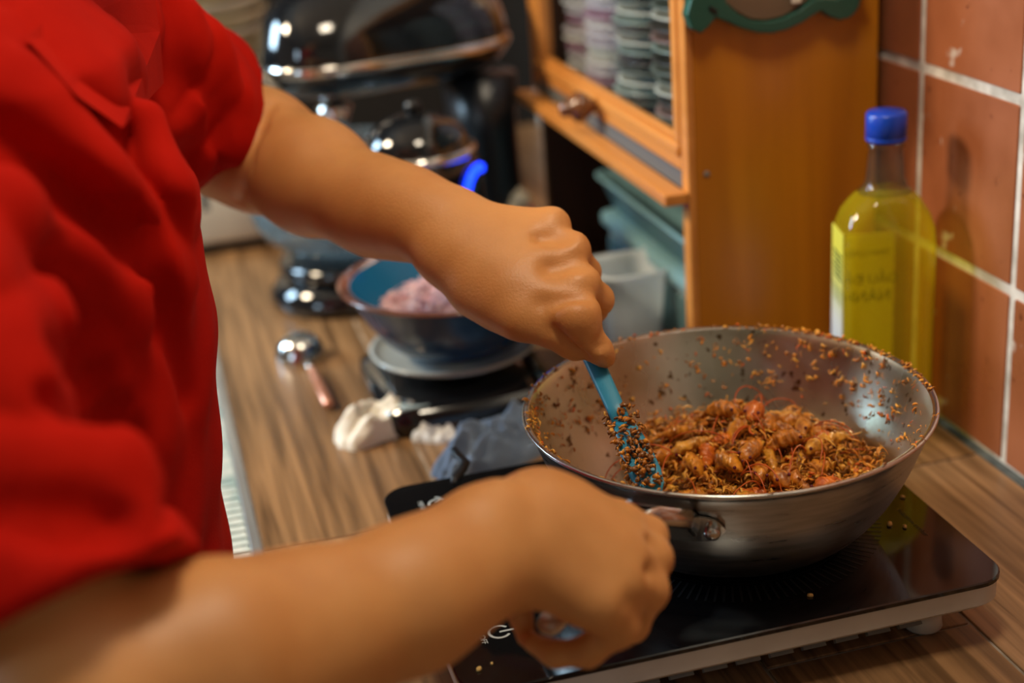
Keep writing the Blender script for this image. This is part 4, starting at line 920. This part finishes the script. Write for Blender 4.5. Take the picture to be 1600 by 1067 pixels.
# middle, ring and little fingers fold behind the shaft
b.chain([MC[2]+0, D(934, 468, 1.040), D(928, 484, 1.062), D(900, 490, 1.066)], [.0125, .0112, .0095, .0080], .005)
b.chain([MC[1]+0, D(917, 425, 1.062), D(908, 452, 1.082), D(880, 462, 1.080)], [.0112, .0100, .0090, .0078], .005)
b.chain([MC[0]+0, D(884, 385, 1.078), D(872, 415, 1.092), D(850, 430, 1.088)], [.0108, .0090, .0082, .0072], .005)
# hollows between the knuckles, creases
for p, q, r_ in ((D(845, 372, 1.030), D(885, 368, 1.026), .0032), (D(860, 417, 1.014), D(918, 412, 1.012), .0034), (D(850, 472, 1.000), D(912, 466, .996), .0024), (D(925, 535, .9985), D(948, 524, .999), .0011), (D(932, 544, 1.000), D(954, 532, 1.001), .0010)):
    b.cut(p, q, r_, r_, .011 if r_ > .002 else .005)
b.cut(D(872, 515, 1.000), D(918, 556, 1.008), .0022, .0020, .005)
# ---- right arm (near): forearm over the front, fist around the wok handle
b.chain([SHR, EL_R], [.050, .043], .03)
b.chain([EL_R, D(330, 1040, .655), D(480, 992, .690), D(640, 934, .722), D(738, 878, .748)], [.0435, .0440, .0375, .0325, .0295], .02)
b.chain([D(640, 915, .725), D(800, 830, .772)], [.022, .0245], .02); b.chain([D(650, 935, .72), D(775, 872, .755)], [.024, .0215], .02)
b.cone(D(755, 806, .750), D(780, 796, .755), .012, .012, .02)
W = [D(842, 785, .790), D(842, 805, .778), D(840, 840, .765), D(832, 880, .757)]
MC = [D(965, 822, .806), D(980, 862, .784), D(972, 905, .768), D(940, 940, .757)]
rw = [.0165, .019, .019, .0165]; rm = [.0140, .0140, .0135, .0130]
for i in range(4): b.cone(W[i], MC[i], rw[i], rm[i], .016)
b.cone(D(870, 830, .780), D(930, 870, .780), .024, .020, .02); b.cone(D(845, 893, .758), D(915, 940, .758), .0125, .0125, .012)
PIP = [D(1012, 838, .812), D(1019, 872, .795), D(1012, 922, .782), D(968, 978, .768)]
b.chain([MC[0], PIP[0], D(1008, 868, .838), D(975, 900, .858)], [.0130, .0108, .0098, .0080], .006)
b.chain([MC[1], PIP[1], D(1014, 915, .828), D(970, 945, .850)], [.0130, .0108, .0098, .0082], .006)
b.chain([MC[2], PIP[2], D(985, 975, .805), D(935, 985, .832)], [.0128, .0108, .0098, .0082], .006)
b.chain([MC[3], PIP[3], D(918, 1018, .778), D(868, 1022, .784), D(832, 1004, .790)], [.0125, .0105, .0080, .0068, .0058], .006)
# thumb wraps under the grip from the far side, its tip shows left of the handle end
b.chain([D(825, 872, .775), D(815, 920, .797), D(813, 962, .803), D(822, 996, .800)], [.0140, .0075, .0058, .0056], .006)
for p, q, r_ in ((D(1000, 893, .765), D(1032, 895, .766), .0010), (D(985, 945, .748), D(1010, 955, .752), .0010), (D(985, 846, .777), D(1028, 852, .779), .0008)):
    b.cut(p, q, r_, r_, .010)
def trace(sd, px, py, t, tmax):
    o0 = np.array([0, 0, CH]); dr = RM@_n([px-800, py-533.5, FPX])
    while t < tmax:
        dd = float(sd.ev((o0+dr*t)[None, None, None])[0, 0, 0])
        if dd < .0006: return o0+dr*t
        t += min(max(dd*.8, .0006), .01)
    return None
def crease(pix, r_, k, t0):
    ps = [trace(b, x, y, t0, 1.5) for x, y in pix]; ps = [p for p in ps if p is not None]
    for i in range(len(ps)-1): b.cut(ps[i], ps[i+1], r_, r_, k)
crease([(423, 160), (404, 205), (388, 255), (378, 300), (374, 318)], .0035, .008, 1.0)      # fold at the elbow
crease([(932, 528), (944, 522)], .0009, .002, .9); crease([(936, 542), (952, 534)], .0009, .002, .9)
V, F = b.mesh((-.28, .42, -.10), (.30, 1.40, .78), .0026); V = relax(V, F, 2)
body = np_obj('body', V, F, M['skin']); body.parent = pe; pinv = Matrix.Translation(-Vector(pe.location)); body.matrix_parent_inverse = pinv
def pchild(o, par=None):
    o.parent = par or pe
    o.matrix_parent_inverse = pinv; return o
for q in (-1, 1):
    e_ = MB().lathe([(0, -.0115), (.008, -.008), (.0115, 0), (.008, .008), (0, .0115)], tuple(hc+[.082, q*.032, .022]), 16); pchild(e_.build('eye', M['print_white'], None, True))
    e_ = MB().lathe([(0, -.004), (.004, 0), (0, .004)], tuple(hc+[.0905, q*.032, .022]), 12); pchild(e_.build('iris', M['hair'], None, True))
h = Sdf(); h.cone(hc+[-.040, 0, .030], hc+[.012, 0, .045], .087, .078, .03); h.cut(hc+[.09, 0, .0], hc+[.12, 0, -.1], .075, .09, .02); h.cut(hc+[.02, 0, -.10], hc+[-.06, 0, -.11], .07, .075, .03)
V, F = h.mesh(hc-.16, hc+.16, .005); pchild(np_obj('hair', relax(V, F), F, M['hair']))
# nails on the visible thumb and index of the upper hand
def nail(p, d, nrm, w_, l_):
    d = d/np.linalg.norm(d); nrm = nrm-d*(nrm@d); nrm /= np.linalg.norm(nrm); s_ = np.cross(d, nrm); V = []; n1, n2 = 8, 8
    for i in range(n1+1):
        for j in range(n2+1):
            u, v = i/n1*2-1, j/n2*2-1; V.append(p+d*l_*u*.5*math.sqrt(1-.35*v*v)+s_*w_*.5*v+nrm*(.0006-.0022*v*v))
    F = [(i*(n2+1)+j, i*(n2+1)+j+1, (i+1)*(n2+1)+j+1, (i+1)*(n2+1)+j) for i in range(n1) for j in range(n2)]
    o = new_obj('nail', V, F, M['nail'], None, True); pchild(o, None); md = o.modifiers.new('s', 'SOLIDIFY'); md.thickness = .0008
nail(D(894, 545, 1.0105), D(900, 552, 1.0)-D(886, 536, 1.0), -RM[:, 2]*0+(D(894, 545, 1.0)-D(894, 545, 1.01)), .0085, .0095)

# ---- shirt
s_ = Sdf()
zt = np.array([-.30, -.15, 0, .12, .25, .36, .43, .47]); ax_ = np.array([.150, .142, .134, .136, .142, .135, .110, .070]); ay_ = np.array([.175, .172, .168, .172, .182, .190, .175, .12]); cx_ = np.array([-.140, -.136, -.130, -.127, -.120, -.112, -.110, -.11])
def torso(P):
    A = np.interp(P[..., 2], zt, ax_); Bq = np.interp(P[..., 2], zt, ay_); C = np.interp(P[..., 2], zt, cx_)
    q = np.sqrt(((P[..., 0]-C)/A)**2+((P[..., 1]-.925)/Bq)**2); d = (q-1)*.135
    return np.maximum(d, np.maximum(-.22-P[..., 2], P[..., 2]-.465))
s_.fn(torso, (-.36, .68, -.24), (.08, 1.16, .49), .05)
s_.cone(SHL+[-.0, -.03, .0], SHR+[0, .03, 0], .062, .062, .05)
hL = SHL+(EL_L-SHL)*.80; hR = SHR+(EL_R-SHR)*.87
s_.chain([SHL, SHL*.5+hL*.5, hL, hL+(EL_L-SHL)*.15], [.074, .073, .066, .066], .04); s_.chain([SHR, SHR*.5+hR*.5, hR, hR+(EL_R-SHR)*.2], [.070, .069, .066, .066], .03)
dL = _n(EL_L-SHL); dR = _n(EL_R-SHR); cL = hL+dL*.0; cR = hR+dR*.0
# pixel-aligned folds are real ridges: (from, to, radius, +1 ridge / -1 valley) found by stepping onto the cloth
def onto(px, py, d0=.45):
    o0 = np.array([0, 0, CH]); dr = RM@_n([px-800, py-533.5, FPX]); t = d0
    for _ in range(400):
        dd = float(s_.ev((o0+dr*t)[None, None, None])[0, 0, 0])
        if dd < .0008: return o0+dr*t, dr
        t += min(max(dd*.8, .001), .012)
        if t > 1.6: break
    return None, dr
folds = []
for pl, r_, sg in (([(302, 128), (262, 172), (205, 226)], .017, -1), ([(280, 190), (240, 240)], .012, -1), ([(20, 120), (150, 270), (250, 400)], .010, 1), ([(0, 330), (130, 395), (215, 460)], .012, 1), ([(0, 190), (120, 300), (200, 380)], .010, -1),
                   ([(90, 540), (180, 660), (215, 740)], .009, -1), ([(150, 600), (210, 740), (222, 790)], .009, -1), ([(20, 690), (120, 720), (215, 775)], .011, 1), ([(60, 620), (150, 650), (215, 690)], .008, -1),
                   ([(200, 330), (270, 480), (300, 620)], .007, -1), ([(10, 860), (120, 880), (225, 860)], .009, 1), ([(20, 790), (110, 800), (180, 812)], .007, -1),
                   ([(275, 10), (290, 130), (300, 250)], .0085, -1), ([(300, 20), (318, 150), (306, 270)], .006, 1), ([(330, 60), (365, 150), (370, 240)], .008, 1), ([(322, 130), (340, 220), (345, 290)], .006, -1), ([(235, 180), (262, 300), (285, 420)], .008, 1), ([(215, 240), (240, 380), (262, 520)], .007, -1)):
    pts = []
    for x, y in pl:
        p, dr = onto(x, y)
        if p is not None: pts.append(p+(dr*(.85*r_) if sg > 0 else -dr*r_*.45))
    for i in range(len(pts)-1):
        if np.linalg.norm(pts[i]-pts[i+1]) < .25: folds.append((pts[i], pts[i+1], r_, sg))
tri = [onto(x, y) for x, y in ((240, -20), (250, 50), (256, 130), (192, 200), (120, 150), (40, 60), (120, -20))]
for p, q, r_, sg in folds:
    if sg > 0: s_.cone(p, q, r_, r_*.8, r_*2.4)
    else: s_.cut(p, q, r_, r_*.8, r_*2.0)
def post(P, d):
    w_ = 0.0012*np.sin(P[..., 0]*60+P[..., 2]*75+2.2*np.sin(P[..., 1]*26))+.0012*np.sin(P[..., 1]*90-P[..., 2]*50+1.5*np.sin(P[..., 0]*40)+1)
    ph = (P[..., 0]*.94+P[..., 2]*.34)*PI/.058+1.3*np.sin(P[..., 2]*13+P[..., 1]*9)+.8*np.sin(P[..., 1]*31+P[..., 0]*17)
    side_ = np.clip((1.02-P[..., 1])/.2, .25, 1)*(.55+.45*np.sin(P[..., 2]*17+2+P[..., 0]*11))
    d = d+w_-.0075*side_*(np.abs(np.sin(ph))**.8-.55)
    ps = ((P-SHR)@dR)*PI/.060+1.2*np.sin(P[..., 0]*35+P[..., 1]*22); qs = np.clip(((P-SHR)@dR)/.08, 0, 1)*np.clip((.80-P[..., 1])/.08, 0, 1)
    d = d-.0070*qs*(np.abs(np.sin(ps))**.8-.55)
    pl_ = ((P-SHL)@dL)*PI/.045+1.4*np.sin(P[..., 1]*30+P[..., 2]*22)+1.; ql = np.clip(((P-SHL)@dL-.02)/.06, 0, 1)*np.clip((P[..., 1]-1.08)/.05, 0, 1)
    d = d-.0050*ql*(np.abs(np.sin(pl_))**.8-.55)
    # hems: cut the sleeves square and hollow them
    for c, dd, S_, E_, rr_ in ((cL, dL, SHL, EL_L, .0555), (cR, dR, SHR, EL_R, .0570)):
        t = (P-c)@dd; rad = np.linalg.norm((P-S_)-((P-S_)@dd)[..., None]*dd, axis=-1)
        near = rad < .12
        d = np.where(near, np.maximum(d, t), d)
        inner = np.maximum(rad-rr_-w_, -(t+.04)); d = np.where(near, np.maximum(d, -inner), d)
    return d
s_.post = post
V, F = s_.mesh((-.38, .50, -.25), (.16, 1.34, .56), .0031); V = relax(V, F, 2)
shirt = pchild(np_obj('shirt', V, F, M['red']))
# collar point hanging forward over the chest
tri = [p-dr*.015 for p, dr in tri if p is not None]
if len(tri) >= 3:
    c = sum(tri)/len(tri); n_ = len(tri); dr = _n(c-np.array([0, 0, CH])); V = [p for p in tri]+[p+dr*.004 for p in tri]
    F = [tuple(range(n_)), tuple(range(n_, 2*n_))[::-1]]+[(i, n_+i, n_+(i+1) % n_, (i+1) % n_) for i in range(n_)]
    o = new_obj('collar', V, F, M['red'], None, False); pchild(o)
    md = o.modifiers.new('b', 'BEVEL'); md.width = .0018; md.segments = 3
# trousers and shoes below the worktop
t_ = Sdf(); t_.cone((-.15, .86, -.22), (-.15, .98, -.22), .125, .125, .05)
for yy in (.83, 1.01): t_.chain([(-.15, yy, -.25), (-.14, yy, -.52), (-.15, yy, -.83)], [.092, .068, .052], .03)
V, F = t_.mesh((-.32, .65, -.9), (.03, 1.2, -.08), .009); pchild(np_obj('trousers', relax(V, F), F, M['trouser']))
for yy in (.83, 1.01):
    f_ = Sdf(); f_.cone((-.17, yy, -.862), (.0, yy, -.872), .036, .030, .03); V, F = f_.mesh((-.25, yy-.08, -.9), (.08, yy+.08, -.80), .006); V[:, 2] = np.maximum(V[:, 2], -.9); pchild(np_obj('shoe', relax(V, F), F, M['black']))
